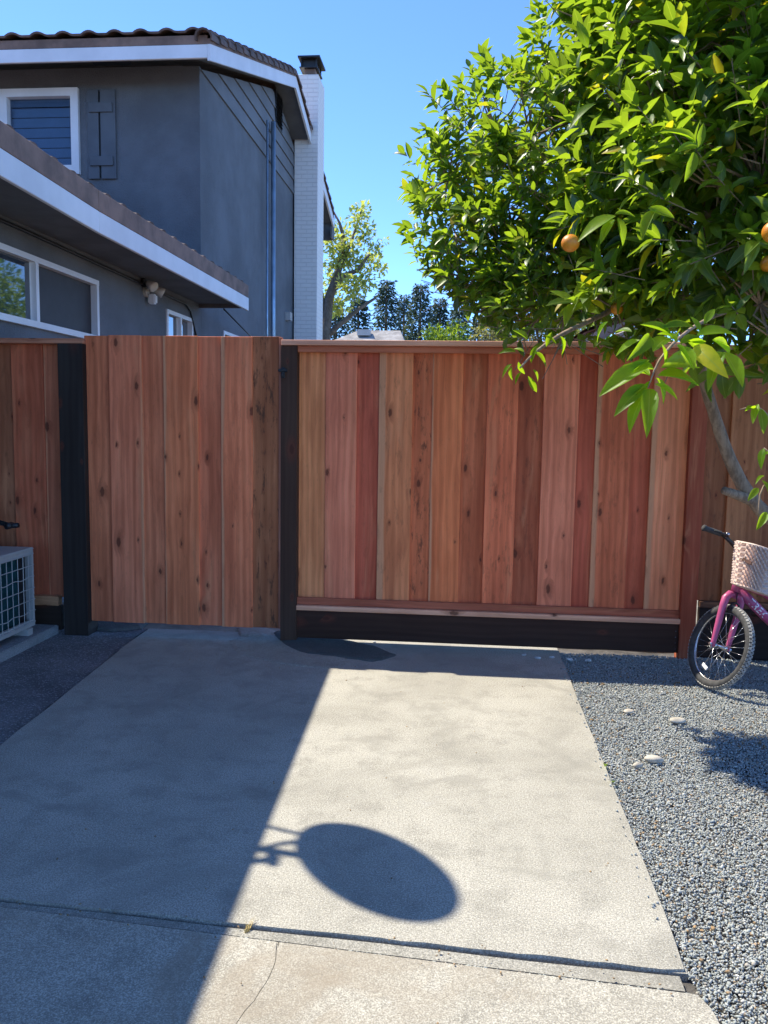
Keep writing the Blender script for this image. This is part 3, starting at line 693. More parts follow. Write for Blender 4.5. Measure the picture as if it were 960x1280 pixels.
# side windows (x-plane)
def xplane_window(y0, y1, z0, z1, mulls, dark_after=None, frame=.028):
    b = bmesh.new(); e = .018
    add_box(b, (XW-.06, y0-.015, z1-frame), (XW+e, y1+.015, z1+.015)); add_box(b, (XW-.06, y0-.015, z0-.02), (XW+e+.015, y1+.015, z0+frame))
    add_box(b, (XW-.058, y0-.015, z0+frame), (XW+e-.002, y0+frame, z1-frame)); add_box(b, (XW-.058, y1-frame, z0+frame), (XW+e-.002, y1+.015, z1-frame))
    for m_ in mulls: add_box(b, (XW-.055, m_-.022, z0+frame), (XW+.015, m_+.022, z1-frame))
    wn = hmesh('window', b, 'trim')
    ys = [y0+frame] + [m_ for m_ in mulls] + [y1-frame]
    for i in range(len(ys)-1):
        a = ys[i]+(.035 if i else 0); c = ys[i+1]-(.035 if i < len(ys)-2 else 0)
        b = bmesh.new(); xx = XW-.03 - (.012 if i % 2 else 0); add_box(b, (xx-.006, a, z0+frame), (xx, c, z1-frame))
        hmesh('pane', b, 'glass' if not (dark_after and a >= dark_after) else 'screen', parent=wn)
    return wn
mull = hx(46, 400, XW).y
xplane_window(*bigw, [mull], dark_after=mull)
xplane_window(*smw, [(smw[0]+smw[1])/2+.02])
xplane_window(*fw, [])
# low roof over the wing
def splay(b):
    for v_ in b.verts: v_.co.x += .044*max(0, 6-v_.co.y)
    return b
for ya_, yb_ in ((-4, 5.998), (6, WING_END)):
    b = bmesh.new(); add_box(b, (XE-.03, ya_, zfb), (XE, yb_, zft)); bmesh.ops.bevel(b, geom=b.edges[:], offset=.004, segments=1, affect='EDGES'); hmesh('fascia', splay(b), 'trim')
b = bmesh.new(); add_box(b, (XW+.001, -4, zfb+.075), (XE-.031, WING_END-.01, zfb+.1)); add_box(b, (XW+.001, WING_END-.04, zfb+.03), (XE-.031, WING_END, zfb+.26)); hmesh('soffit', b, 'soffit')
sl = .32
b = bmesh.new(); v8 = [(XE-.062, -4, zft+.002), (XE-.062, WING_END, zft+.002), (XE-6, WING_END, zft+6*sl), (XE-6, -4, zft+6*sl)]
t_ = [b.verts.new(Vector(p)+Vector((0,0,.07))) for p in v8]; l_ = [b.verts.new(Vector(p)) for p in v8]
b.faces.new(t_); b.faces.new(l_[::-1])
for i in range(4): b.faces.new((t_[i], l_[i], l_[(i+1) % 4], t_[(i+1) % 4]))
hmesh('roof', b, 'fascia_brown')
# barrel tile
def tile_me(W=.30, L=.44, H=.045, T=.022):
    b = bmesh.new(); n = 10; prof = []
    for i in range(n+1):
        u = i/n; prof.append((u*W-W/2, H*math.sin(math.pi*min(1, u/.62))**.9 if u < .62 else 0.0))
    rows = []
    for yy in (0, L):
        lift = .03*(1-yy/L)
        rows.append(([b.verts.new((x, yy, z_+lift+T)) for x, z_ in prof], [b.verts.new((x, yy, z_+lift)) for x, z_ in prof]))
    for i in range(n):
        (t0, b0), (t1, b1) = rows
        b.faces.new((t0[i], t0[i+1], t1[i+1], t1[i])); b.faces.new((b0[i], b1[i], b1[i+1], b0[i+1])); b.faces.new((t0[i], b0[i], b0[i+1], t0[i+1])); b.faces.new((t1[i], t1[i+1], b1[i+1], b1[i]))
    for i in (0, n): b.faces.new((rows[0][0][i], rows[1][0][i], rows[1][1][i], rows[0][1][i]))
    me = bm2me(b, 'roof_tile'); me.materials.append(M['tile']); return me
TILE = tile_me(); TILE_LOW = tile_me(H=.034)
def put_tile(p, up_dir, slope, me=None):
    """tile whose long side climbs along up_dir (horizontal unit) with slope"""
    u = Vector((up_dir[0], up_dir[1], slope)).normalized(); s = u.cross(Vector((0,0,1))).normalized(); n_ = s.cross(u)
    m_ = Matrix((s, u, n_)).transposed().to_4x4(); m_.translation = Vector(p)-HO
    o = link('roof_tile', me or TILE, None, HS); o.matrix_local = m_; return o
def tile_field(name, org, along_, n, up_dir, slope, rows, start=1):
    vs = np.array([v_.co[:] for v_ in TILE.vertices]); fs = [list(p.vertices) for p in TILE.polygons]; V = []; F = []
    u = Vector((up_dir[0], up_dir[1], slope)).normalized(); s = u.cross(Vector((0,0,1))).normalized(); n_ = s.cross(u); Mx = np.array((s, u, n_))
    k = 0
    for r_ in range(start, rows):
        for i in range(n):
            o_ = Vector(org)+Vector(along_)*i + u*(.38*r_)
            V.append(vs@Mx + np.array(o_-HO)); F += [[q+k for q in f] for f in fs]; k += len(vs)
    me = bpy.data.meshes.new(name); me.from_pydata(np.concatenate(V).tolist(), [], F); me.materials.append(M['tile'])
    o = link(name, me, None, HS, kind='stuff'); return o
for ya_, yb_ in ((-4, 5.998), (6, WING_END)):
    b = bmesh.new(); add_box(b, (XE-.06, ya_, zft+.003), (XE-.002, yb_, zft+.15)); bmesh.ops.bevel(b, geom=b.edges[:], offset=.004, segments=1, affect='EDGES'); hmesh('eave_board', splay(b), 'fascia_brown')
yy = 3.4; ntile = 0
while yy < WING_END+.05:
    put_tile((XE-.065+.044*max(0, 6-yy), yy, zft+.106), (-1, 0), sl, TILE_LOW); yy += .292; ntile += 1
tile_field('roof_tiles', (XE-.03, 3.4-.292*24, zft+.085), (0, .292, 0), 24, (-1, 0), sl, 1, 0)
tile_field('roof_tiles', (XE-.03, 3.4, zft+.085), (0, .292, 0), ntile, (-1, 0), sl, 7, 1)
# upper roof: fascia along the front eave, rake boards on the gable
zE1 = ZA1; zE0 = ZA0
b = bmesh.new(); add_box(b, (XFL-.4, YA, zE0), (XR-.035, YA+.035, zE1)); bmesh.ops.bevel(b, geom=b.edges[:], offset=.004, segments=1, affect='EDGES'); hmesh('fascia', b, 'trim')
def rake(y0, y1):
    b = bmesh.new(); h = zE1-zE0+.03
    q = [(y0, ZTOP(y0)-h), (y1, ZTOP(y1)-h), (y1, ZTOP(y1)), (y0, ZTOP(y0))]
    f0 = [b.verts.new((XR, y, z_)) for y, z_ in q]; f1 = [b.verts.new((XR-.033, y, z_)) for y, z_ in q]
    b.faces.new(f0); b.faces.new(f1[::-1])
    for i in range(4): b.faces.new((f0[i], f0[(i+1) % 4], f1[(i+1) % 4], f1[i]))
    hmesh('rake_board', b, 'trim')
rake(YA-.002, YB); rake(YB+.001, YCH-.02); rake(YCH+.70, YD)
b = bmesh.new(); add_box(b, (XW, YD-.05, ZTOP(YD)-.42), (XR-.036, YD, ZTOP(YD)-.03)); add_box(b, (XR-.034, YD-.35, ZTOP(YD)-.42), (XR-.001, YD, ZTOP(YD)-.19)); hmesh('eave_return', b, 'soffit')
def slab_roof(name, y0, y1, x0, x1, dz0, dz1, mat):
    b = bmesh.new(); q = []
    for x in (x0, x1):
        q.append([b.verts.new((x, y0, ZTOP(y0)+dz0)), b.verts.new((x, y1, ZTOP(y1)+dz0)), b.verts.new((x, y1, ZTOP(y1)+dz1)), b.verts.new((x, y0, ZTOP(y0)+dz1))])
    b.faces.new(q[0]); b.faces.new(q[1][::-1])
    for i in range(4): b.faces.new((q[0][i], q[0][(i+1) % 4], q[1][(i+1) % 4], q[1][i]))
    hmesh(name, b, mat)
slab_roof('roof', YA, YB-.001, XFL-.4, XR-.001, .002, .06, 'fascia_brown'); slab_roof('roof', YB, YD, XFL-.4, XR-.001, .002, .06, 'fascia_brown')
slab_roof('soffit', YA+.036, YF-.002, XFL-.4, XR-.034, -.10, -.06, 'soffit'); slab_roof('soffit', YF+.001, YB, XW-.02, XR-.034, -.10, -.06, 'soffit'); slab_roof('soffit', YB+.001, YCH-.02, XW-.02, XR-.034, -.10, -.06, 'soffit')
slab_roof('soffit', YCH+.70, YD, XW-.02, XR-.034, -.10, -.06, 'soffit')
b = bmesh.new(); add_box(b, (XFL-.4, YA+.004, zE1+.003), (XR-.035, YA+.05, zE1+.10)); bmesh.ops.bevel(b, geom=b.edges[:], offset=.004, segments=1, affect='EDGES'); hmesh('eave_board', b, 'fascia_brown')
xx = XR-.13; k_ = 0
while xx > -9.6:
    put_tile((xx, YA-.02, ZA1+.085), (0, 1), s_up, TILE_LOW); xx -= .30; k_ += 1
# second row just behind, joined
tile_field('roof_tiles', (XR-.13, YA-.02, ZA1+.075), (-.30, 0, 0), k_, (0, 1), s_up, 6, 1)
# rake tiles: barrels laid along the gable edge
def rake_tile(y, sgn):
    b = bmesh.new(); L = .40; n = 8; r_ = .095
    rows = []
    for t, rr2 in ((0, r_*1.08), (L, r_*.9)):
        rows.append([b.verts.new((math.cos(math.pi*1.15*(i/n)-.25)*rr2, t, math.sin(math.pi*1.15*(i/n)-.25)*rr2+(0.02 if t == 0 else 0))) for i in range(n+1)])
    rin = [[b.verts.new((v_.co.x*.82, v_.co.y, v_.co.z*.82)) for v_ in row] for row in rows]
    for i in range(n):
        b.faces.new((rows[0][i], rows[0][i+1], rows[1][i+1], rows[1][i])); b.faces.new((rin[0][i], rin[1][i], rin[1][i+1], rin[0][i+1])); b.faces.new((rows[0][i], rin[0][i], rin[0][i+1], rows[0][i+1])); b.faces.new((rows[1][i], rows[1][i+1], rin[1][i+1], rin[1][i]))
    for i in (0, n): b.faces.new((rows[0][i], rows[1][i], rin[1][i], rin[0][i]))
    me = bm2me(b); me.materials.append(M['tile']); return me
RT = rake_tile(0, 1)
def put_rake(y, sgn):
    u = Vector((0, 1, s_up)).normalized() if sgn > 0 else Vector((0, -1, s_up)).normalized(); s = u.cross(Vector((0,0,1))).normalized(); n_ = s.cross(u)
    m_ = Matrix((s, u, n_)).transposed().to_4x4(); m_.translation = Vector((XR-.06, y, ZTOP(y)+.04))-HO
    o = link('roof_tile', RT, None, HS); o.matrix_local = m_
y = YA-.06
while y < YB-.25: put_rake(y, 1); y += .34
y = YCH-.06
while y > YB+.3: put_rake(y, -1); y -= .34
y = YD
while y > YCH+.85: put_rake(y, -1); y -= .34
# chimney
czt = hy(385, 93, YCH).z; cx1 = hy(397, 250, YCH).x
ch = hbox('chimney', (XW+.027, YCH, 0), (cx1, YCH+.65, czt), 'brick', .006)
c0, c1 = hy(372, 90, YCH).x, cx1+.02; zc0 = czt
b = bmesh.new(); add_box(b, (c0+.1, YCH+.12, czt), (c1-.1, YCH+.52, czt+.14)); hmesh('chimney_flue', b, 'fascia_brown', parent=ch)
b = bmesh.new()
add_box(b, (c0+.02, YCH+.05, czt+.141), (c1-.05, YCH+.60, czt+.16)); vs = add_box(b, (c0, YCH, czt+.30), (c1, YCH+.64, czt+.33))
for x_ in (c0+.04, c1-.09):
    for y_ in (YCH+.08, YCH+.54): add_box(b, (x_, y_, czt+.16), (x_+.025, y_+.025, czt+.30))
add_box(b, (c0+.06, YCH+.12, czt+.161), (c1-.1, YCH+.52, czt+.299))
hmesh('chimney_cap', b, 'black', parent=ch)
# gable vent with louvres
vy, vz0, vz1 = hx(347, 140, XW).y, hx(347, 160, XW).z, hx(347, 118, XW).z
b = bmesh.new(); add_box(b, (XW+.005, vy-.25, vz0), (XW+.028, vy+.25, vz1)); v_o = hmesh('gable_vent', b, 'black')
for i in range(9):
    b = bmesh.new(); zz = vz0+.03+i*(vz1-vz0-.05)/9
    poly3(b, [(XW+.03, vy-.22, zz+.03), (XW+.03, vy+.22, zz+.03), (XW+.055, vy+.22, zz), (XW+.055, vy-.22, zz)])
    poly3(b, [(XW+.03, vy+.22, zz+.036), (XW+.03, vy-.22, zz+.036), (XW+.055, vy-.22, zz+.006), (XW+.055, vy+.22, zz+.006)])
    hmesh('louvre', b, 'shutter', parent=v_o)
# pipes on the side wall
for px, r_, top in ((333.5, .018, 150), (341, .038, 152)):
    yy = hx(px, 300, XW+.07).y; zt = hx(px, top, XW+.07).z
    b = bmesh.new(); add_tube(b, [(XW+.075, yy, 0), (XW+.075, yy, zt)], r_, 10); hmesh('pipe', b, 'metal', True)
yy = hx(360, 396, XW+.03).y
b = bmesh.new(); add_box(b, (XW+.001, yy-.09, hx(360, 402, XW).z), (XW+.09, yy+.09, hx(360, 392, XW).z)); hmesh('junction_box', b, 'ac_body')
# cable under the soffit, then down
cy = hx(234, 368, XW).y
b = bmesh.new(); add_tube(b, [(XW+.02, -3.5, zfb+.02), (XW+.02, 6, zfb+.03), (XW+.02, cy-.1, zfb+.0), (XW+.02, cy+.05, zfb-.06), (XW+.022, cy+.35, zfb-.45), (XW+.02, cy+.4, .4)], .013, 6); hmesh('cable', b, 'black', True)
b = bmesh.new(); yv = WING_END-.25; add_tube(b, [(XW+.3, WING_END+.0, zfb+.02), (XW+.02, hx(335, 405, XW).y, zfb-.25)], .01, 6); hmesh('cable', b, 'black', True)
# vent box on front soffit
bz = ZTOP(YA+.3)-.11; 
b = bmesh.new(); add_box(b, (hy(112, 75, YA+.3).x, YA+.2, bz-.0), (hy(160, 75, YA+.3).x, YA+.45, bz+.006)); hmesh('soffit_vent', b, 'black')

# security light on the wall
sl_p = hx(181, 365, XW); SL = empty('security_light', (XW, sl_p.y, sl_p.z), 'twin head white security light on the grey wall under the low eave', 'wall light', None)
def smesh(name, b, mat, root, smooth=True):
    return link(name, bm2me(b), M[mat], root, smooth=smooth)
b = bmesh.new(); add_tube(b, [(0,0,0), (.035,0,0)], .06, 16); smesh('base', b, 'grey_plastic', SL, False)
for dy, dz in ((-.10, .07), (.14, .04)):
    b = bmesh.new(); add_tube(b, [(.03, dy*.2, .01), (.08, dy*.8, dz*.9), (.10, dy, dz)], .012, 6); smesh('arm', b, 'grey_plastic', SL)
    b = bmesh.new(); d = Vector((.6, dy*2.0, -.35)).normalized(); c = Vector((.10, dy, dz)); add_tube(b, [c-d*.05, c-d*.02, c+d*.03, c+d*.07, c+d*.075], [.022, .042, .055, .062, .05], 14); smesh('lamp_head', b, 'lamp_glass', SL)
b = bmesh.new(); add_box(b, (.03, -.0, -.13), (.12, .09, -.02)); bmesh.ops.bevel(b, geom=b.edges[:], offset=.015, segments=2, affect='EDGES'); smesh('motion_sensor', b, 'white', SL, False)
b = bmesh.new(); add_tube(b, [(.01, -.1, .09), (.04, -.1, .09)], .05, 12); smesh('cover_plate', b, 'black', SL, False)

SL.scale = (.88, .88, .88)
# satellite dish on the eave (only its shadow falls into the picture)
DS = P(472, 1092); zd = 3.52
dc = Vector((DS.x, DS.y, 0)) + SUNV/SUNV.z*zd
SD = empty('satellite_dish', (XE-.1, dc.y+.05, zft+.05), 'grey satellite dish bracketed to the low eave, casting the oval shadow', 'satellite dish')
so_ = SD.location
nrm = Vector((-.62, .05, .80)).normalized()
sA = Vector((0, 1, 0)); sA = (sA-nrm*sA.dot(nrm)).normalized(); sB = nrm.cross(sA)
def lift(px, py, z=None):
    gp = P(px, py); gp.z = 0
    if z is not None: return gp + SUNV/SUNV.z*z
    return gp + SUNV*((dc-gp).dot(nrm)/SUNV.dot(nrm))
rimp = [lift(472+104*math.cos(t), 1091+63*math.sin(t+.57)) for t in [2*math.pi*k/48 for k in range(48)]]
dcc = sum(rimp, Vector())/48
b = bmesh.new(); rings = []
for i in range(1, 9):
    r_ = i/8; rings.append([b.verts.new(dcc-so_+(q-dcc)*r_ + nrm*(.06*(r_*r_-1))) for q in rimp])
for r1, r2 in zip(rings, rings[1:]):
    for i in range(48): b.faces.new((r1[i], r1[(i+1) % 48], r2[(i+1) % 48], r2[i]))
b.faces.new(rings[0])
do = smesh('reflector', b, 'dish', SD); sm_ = do.modifiers.new('thick', 'SOLIDIFY'); sm_.thickness = .006
b = bmesh.new(); back = dcc-so_-nrm*.075
add_tube(b, [Vector((0,0,0)), Vector((0,0,.2)), back], .022, 8); smesh('mast', b, 'dish', SD)
b = bmesh.new(); add_tube(b, [lift(300,1022,3.3)-so_, lift(345,1036,3.36)-so_, lift(392,1046,3.5)-so_], .011, 6); smesh('strut', b, 'dish', SD)
b = bmesh.new(); add_tube(b, [lift(310,1064,3.3)-so_, lift(350,1055,3.36)-so_, lift(385,1050,3.5)-so_], .014, 6); smesh('strut', b, 'dish', SD)
b = bmesh.new(); add_tube(b, [lift(300,1078,3.3)-so_, lift(326,1076,3.3)-so_, lift(348,1072,3.3)-so_], .02, 8); add_tube(b, [lift(338,1060,3.3)-so_, lift(342,1082,3.3)-so_], .02, 8); smesh('receiver', b, 'dish', SD)

# ================================================================== AIR CONDITIONER
acz = .10
c_b = hz(44, 781, acz); AX = c_b.x; AY = c_b.y; ACH = hx(44, 683, AX).z
XB = XW+.10
AC = empty('air_conditioner', ((AX+XB)/2, AY-.45, acz), 'grey outdoor air conditioner unit with white wire guard over teal coil', 'air conditioner')
AO = AC.location
def amesh(name, b, mat, smooth=False, parent=AC):
    for v_ in b.verts: v_.co -= AO
    return link(name, bm2me(b), M[mat], parent, smooth=smooth)
y0, y1 = AY-.88, AY
b = bmesh.new(); fz0, fz1 = acz, ACH; T = .022
add_box(b, (AX-.02, y1-T, fz0), (AX, y1, fz1-.02)); add_box(b, (AX-.02, y0, fz0), (AX, y0+T, fz1-.02)); add_box(b, (AX-.02, y0+T, fz0), (AX-.001, y1-T, fz0+.045)); add_box(b, (AX-.02, y0+T, fz1-.05), (AX-.001, y1-T, fz1-.02))
add_box(b, (XB, y0, fz0), (AX-.021, y0+.012, fz1-.02)); add_box(b, (XB, y1-.012, fz0), (AX-.021, y1, fz1-.02)); add_box(b, (XB, y0+.013, fz0), (XB+.012, y1-.013, fz1-.02)); add_box(b, (XB+.013, y0+.013, fz0), (AX-.021, y1-.013, fz0+.02))
amesh('casing', b, 'ac_body')
b = bmesh.new(); add_box(b, (XB-.004, y0-.004, fz1-.019), (AX+.004, y1+.004, fz1)); bmesh.ops.bevel(b, geom=b.edges[:], offset=.006, segments=2, affect='EDGES'); amesh('top_cover', b, 'ac_body')
b = bmesh.new(); add_box(b, (AX-.09, y0+.02, fz0+.03), (AX-.05, y1-.13, fz1-.03)); fins = amesh('coil', b, 'ac_fin')
b = bmesh.new()
for i in range(120):
    y_ = y0+.02+i*.0061
    if y_ < y1-.135: add_box(b, (AX-.0495, y_, fz0+.03), (AX-.042, y_+.0012, fz1-.05))
amesh('coil_fins', b, 'ac_fin')
b = bmesh.new(); add_box(b, (AX-.09, y1-.125, fz0+.03), (AX-.045, y1-.03, fz1-.03)); amesh('inner_panel', b, 'black')
b = bmesh.new()
nz = 6
zs_ = [fz0+.03+(fz1-fz0-.07)*i/nz for i in range(nz+1)]
for i in range(0, 14):
    y_ = y1-.075-i*.067
    if y_ > y0: add_tube(b, [(AX+.004, y_, zs_[0]), (AX+.004, y_, zs_[-1])], .0028, 6)
for j, z_ in enumerate(zs_): add_tube(b, [(AX+.009+.002*math.sin(k*1.7+j), y1-.01-k*.03, z_+(.006*math.sin(k*.9) if j % 3 == 1 else 0)) for k in range(29)], .0028, 6)
amesh('wire_guard', b, 'ac_body')
padp = [(XB-.08, y0-.15), (hz(14, 821, .06).x, y0-.15), (hz(71, 779, .06).x, AY+.055), (XB-.08, AY+.055)]
xp = hz(71, 781, .06).x
o = prism('pad', [(XB-.08, y0-.2), (xp, y0-.2), (xp, min(DF-.06, hz(71, 779, .06).y)), (XB-.08, min(DF-.06, hz(71, 779, .06).y))], -.006, .055, M['pad'], bev=.006); tag(o, 'raised concrete pad under the air conditioner', 'concrete pad')
for y_ in (y0+.1, y1-.1):
    for xa_, xb_ in ((AX-.12, AX+.02), (XB+.02, XB+.1)):
        b = bmesh.new(); add_box(b, (xa_, y_-.03, .056), (xb_, y_+.03, acz-.001)); amesh('foot', b, 'ac_body')
# line set pipe above the unit
ph = hx(8, 657, AX-.05)
b = bmesh.new(); add_tube(b, [(XW, ph.y, ph.z+.02), (AX-.1, ph.y, ph.z+.02), (AX-.02, ph.y, ph.z), (AX+.035, ph.y-.01, ph.z+.005)], .016, 8); add_tube(b, [(AX-.03, ph.y-.03, ph.z), (AX-.03, ph.y+.03, ph.z)], .022, 8)
tap = link('wall_tap', bm2me(b), M['black'], smooth=True); tag(tap, 'dark metal tap sticking out above the air conditioner', 'tap')

# ================================================================== LEAF BUILDER
def leaf_template(L=1.0, W=.42, fold=.18, droop=.12, stations=(0, .22, .5, .78, 1.0), prof=(0, .80, 1.0, .62, 0)):
    V = [(0, 0, 0)]; UV = [(.5, 0)]; rows = [[0]]
    for s, p_ in zip(stations[1:-1], prof[1:-1]):
        w_ = W/2*p_; z_ = -droop*s*s; k0 = len(V)
        V += [(-w_, s*L, z_+fold*w_*1.2), (0, s*L, z_), (w_, s*L, z_+fold*w_*1.2)]; UV += [(0, s), (.5, s), (1, s)]; rows.append([k0, k0+1, k0+2])
    V.append((0, L, -droop)); UV.append((.5, 1)); rows.append([len(V)-1])
    F = [(0, rows[1][1], rows[1][0]), (0, rows[1][2], rows[1][1])]
    for a, b_ in zip(rows[1:-2], rows[2:-1]):
        for k in (0, 1): F += [(a[k], a[k+1], b_[k+1]), (a[k], b_[k+1], b_[k])]
    a = rows[-2]; t_ = rows[-1][0]; F += [(a[0], a[1], t_), (a[1], a[2], t_)]
    return np.array(V), np.array(F), np.array(UV)
LT = [leaf_template(1, .44, .35, .10), leaf_template(1, .40, .5, .25), leaf_template(1, .46, .15, .32), leaf_template(1, .42, .7, .02)]
def leaf_bases(dirs, ups):
    y = dirs/np.linalg.norm(dirs, axis=1)[:, None]
    x = np.cross(y, ups); x /= (np.linalg.norm(x, axis=1)[:, None]+1e-9); z = np.cross(x, y)
    return np.stack([x, y, z], 2)
def leaves_mesh(name, pos, dirs, ups, size, kinds, tmpl=LT):
    B = leaf_bases(dirs, ups); Vs = []; Fs = []; U = []; k = 0
    for t in range(len(tmpl)):
        m_ = kinds == t
        if not m_.any(): continue
        tv, tf, tu = tmpl[t]; nn_ = m_.sum()
        v_ = np.einsum('nij,kj->nki', B[m_], tv)*size[m_][:, None, None]+pos[m_][:, None, :]
        Vs.append(v_.reshape(-1, 3)); Fs.append((tf[None]+(np.arange(nn_)*len(tv))[:, None, None]).reshape(-1, 3)+k); U.append(np.tile(tu, (nn_, 1))); k += nn_*len(tv)
    return np_mesh(name, np.concatenate(Vs), np.concatenate(Fs), np.concatenate(U))
def crown_points(lobes, n, shell=.55):
    """lobes: list (centre, radius). returns twig roots and outward directions"""
    w_ = np.array([r_**2 for _, r_ in lobes]); w_ /= w_.sum(); P_ = []; D_ = []
    idx = rng.choice(len(lobes), n, p=w_)
    d = rng.normal(size=(n, 3)); d /= np.linalg.norm(d, axis=1)[:, None]
    rad = np.array([lobes[i][1] for i in idx]); c = np.array([tuple(lobes[i][0]) for i in idx])
    t = 1-(1-shell)*rng.random(n)**1.3
    bump = np.array([.16*mnoise.noise(Vector(c_+d_*r_*1.0)*3.2) + .12*mnoise.noise(Vector(c_+d_*r_)*7) for c_, d_, r_ in zip(c, d, rad)])
    p_ = c + d*(rad*(t+bump))[:, None]
    return p_, d

# ================================================================== ORANGE TREE
TB = Vector((2.55, 3.95, -.02))
OT = empty('orange_tree', TB, 'leafy orange tree with ripe and green fruit leaning in from the right', 'tree')
lob_px = [(590,255,4.75,.36),(600,340,4.7,.30),(648,195,4.6,.42),(618,160,4.7,.30),(700,300,4.4,.46),(665,385,4.5,.28),(720,150,4.2,.42),(640,280,4.6,.42),
          (790,60,3.8,.40),(760,220,3.9,.48),(770,330,3.9,.36),(860,20,3.4,.42),(850,170,3.4,.48),(890,300,3.3,.38),(960,90,3.1,.50),(950,230,3.0,.42),(950,380,3.0,.25),
          (1000,-100,3.0,.6),(1080,60,3.1,.6),(1080,260,3.1,.55),(1080,400,3.2,.35),(1150,150,3.6,.7),(1000,250,4.2,.6),(1040,0,4.2,.7), (800,380,4.1,.22), (574,300,4.75,.22), (560,225,4.8,.20), (855,400,3.7,.18),(760,60,4.0,.36),(930,440,3.3,.14),(575,345,4.7,.2),(625,375,4.6,.22),(670,400,4.5,.2),(705,395,4.2,.24),(745,372,4.0,.26),(800,340,4.0,.3),(690,350,4.4,.3)]
lobes = [(hd(a, b_, d_*(.93 if a < 760 else 1)), r_*(.93 if a < 760 else 1)) for a, b_, d_, r_ in lob_px]
tw, td = crown_points(lobes, 3250, .62)
td = td + np.array([0, 0, .55]); td /= np.linalg.norm(td, axis=1)[:, None]
# extra sprays placed where the photo shows them: (px,py,depth, direction px,py, leaves, leaf length)
def whorl(p, d, nleaf, L, seedk=0, tl=.10, spread=1.0):
    """leaves around a shoot starting at p along d"""
    d = np.array(d, float); d /= np.linalg.norm(d); a = np.cross(d, [0, 0, 1.0]); a /= np.linalg.norm(a)+1e-9; b_ = np.cross(d, a)
    out_ = []
    for i in range(nleaf):
        t = (i+.3)/nleaf; ang = i*2.4+seedk; s = math.cos(ang)*a+math.sin(ang)*b_
        k_ = (1.25-t*.9)*spread; ld = s*k_ + d*(.35+t*.9) + np.array([0, 0, -.12])
        out_.append((np.array(p)+d*tl*t, ld, s*.3+d*.9+np.array([0,0,.5]), L*(1-.35*abs(t-.4))*random.uniform(.8, 1.15)))
    return out_
LV = []
tsegs = []
for i in range(len(tw)):
    nl_ = random.choice((6, 7, 8, 9)); L = random.uniform(.062, .100)*(1.0 if tw[i][0] < .45 else 1.32); tl = random.uniform(.06, .14)
    LV += whorl(tw[i], td[i], nl_, L, random.uniform(0, 6), tl)
    if i % 2 == 0: tsegs.append((tw[i]-td[i]*.10, tw[i]+td[i]*tl, .0022))
# upright shoots above the left lobe
for (px, py, dd, hh) in [(612,75,4.7,.14),(575,120,4.75,.1),(545,165,4.8,.08),(648,95,4.5,.12),(530,190,4.8,.08),(512,290,4.8,.05),(690,70,4.2,.12),(520,250,4.8,.06),(700,30,4.0,.12),(728,10,3.7,.1)]:
    p0 = hd(px, py, dd); p1 = p0-Vector((-.05, 0, hh+.12)); d = (p0-p1)
    LV += whorl(p1, d, 12, .072, px*.1, d.length, .75); tsegs.append((np.array(p1), np.array(p0), .003))
crown_core = np.array([tuple(l[0]) for l in lobes])
pos = np.array([l[0] for l in LV]); dr = np.array([l[1] for l in LV]); up_ = np.array([l[2] for l in LV]); sz = np.array([l[3] for l in LV]); kd = rng.integers(0, 4, len(LV))
dr += rng.normal(0, .18, dr.shape); up_ += rng.normal(0, .15, up_.shape)
# keep a couple of openings where the sky and the patio roof show through
v = pos-cc; dz = v@fr; PX = 480+FPX*(v@rr_)/dz; PY = 640-FPX*(v@uu)/dz
def ell(x, y, a, b_): return ((PX-x)/a)**2+((PY-y)/b_)**2 < 1
drop = ell(765, 405, 34, 17) | ell(712, 408, 20, 9) | (PY > 448) & (PX < 870) | (PY > 470) | ((PY > 428-.0*PX) & (PX < 640)) | ell(835, 425, 26, 22) | ell(545, 425, 30, 40) | (dz < 1.5) | (PX < 506) |  ((PY > 392) & (PX < 770) & (rng.random(len(PX)) < .55)) | ((PY > 432) & (PX < 770)) | ((PY > 330) & (PX < 528+(PY-330)*1.05))
pos, dr, up_, sz, kd = [a[~drop] for a in (pos, dr, up_, sz, kd)]
# foreground sprays, every leaf its own part
FG = []
def spray(px, py, dd, path, specs):
    """path: pixel offsets of the twig; specs: (px,py -> tip px,py, length scale)"""
    pass
def fg_leaf(bx, by, tx, ty, dep, tdep=None, face=0.0):
    a = hd(bx, by, dep); b_ = hd(tx, ty, dep if tdep is None else tdep); d = b_-a
    upn = (CAM-a).normalized()*.75 + Vector((math.sin(face), 0, math.cos(face)*.9)); FG.append((a, d.normalized(), upn, d.length*random.uniform(.7, .98)))
D1 = 2.15
for q in [(815,455,742,488,0,.3),(812,450,770,478,.03,-.3),(808,482,756,515,-.05,.2),(806,492,778,531,-.03,-.6),(812,486,812,534,-.12,.1),(818,480,862,500,-.02,.5),(822,470,885,470,.05,0),(826,460,880,455,.1,.7),(816,440,846,398,.06,.1),(800,425,755,440,.04,.4),(812,420,800,442,-.1,.9),(828,410,880,400,.0,.2),(850,430,895,415,.05,.1),(846,432,880,470,-.1,.8),(868,432,905,462,-.12,-.6),(760,402,735,425,.05,-.2),(902,440,880,480,-.1,0),(905,440,935,478,-.08,.3),(790,415,762,408,.05,.1),(838,418,800,402,.02,.5), (870,420,930,400,0,.1), (880,405,900,372,0,.3)]:
    fg_leaf(q[0], q[1], q[2], q[3], D1, D1+q[4], q[5])
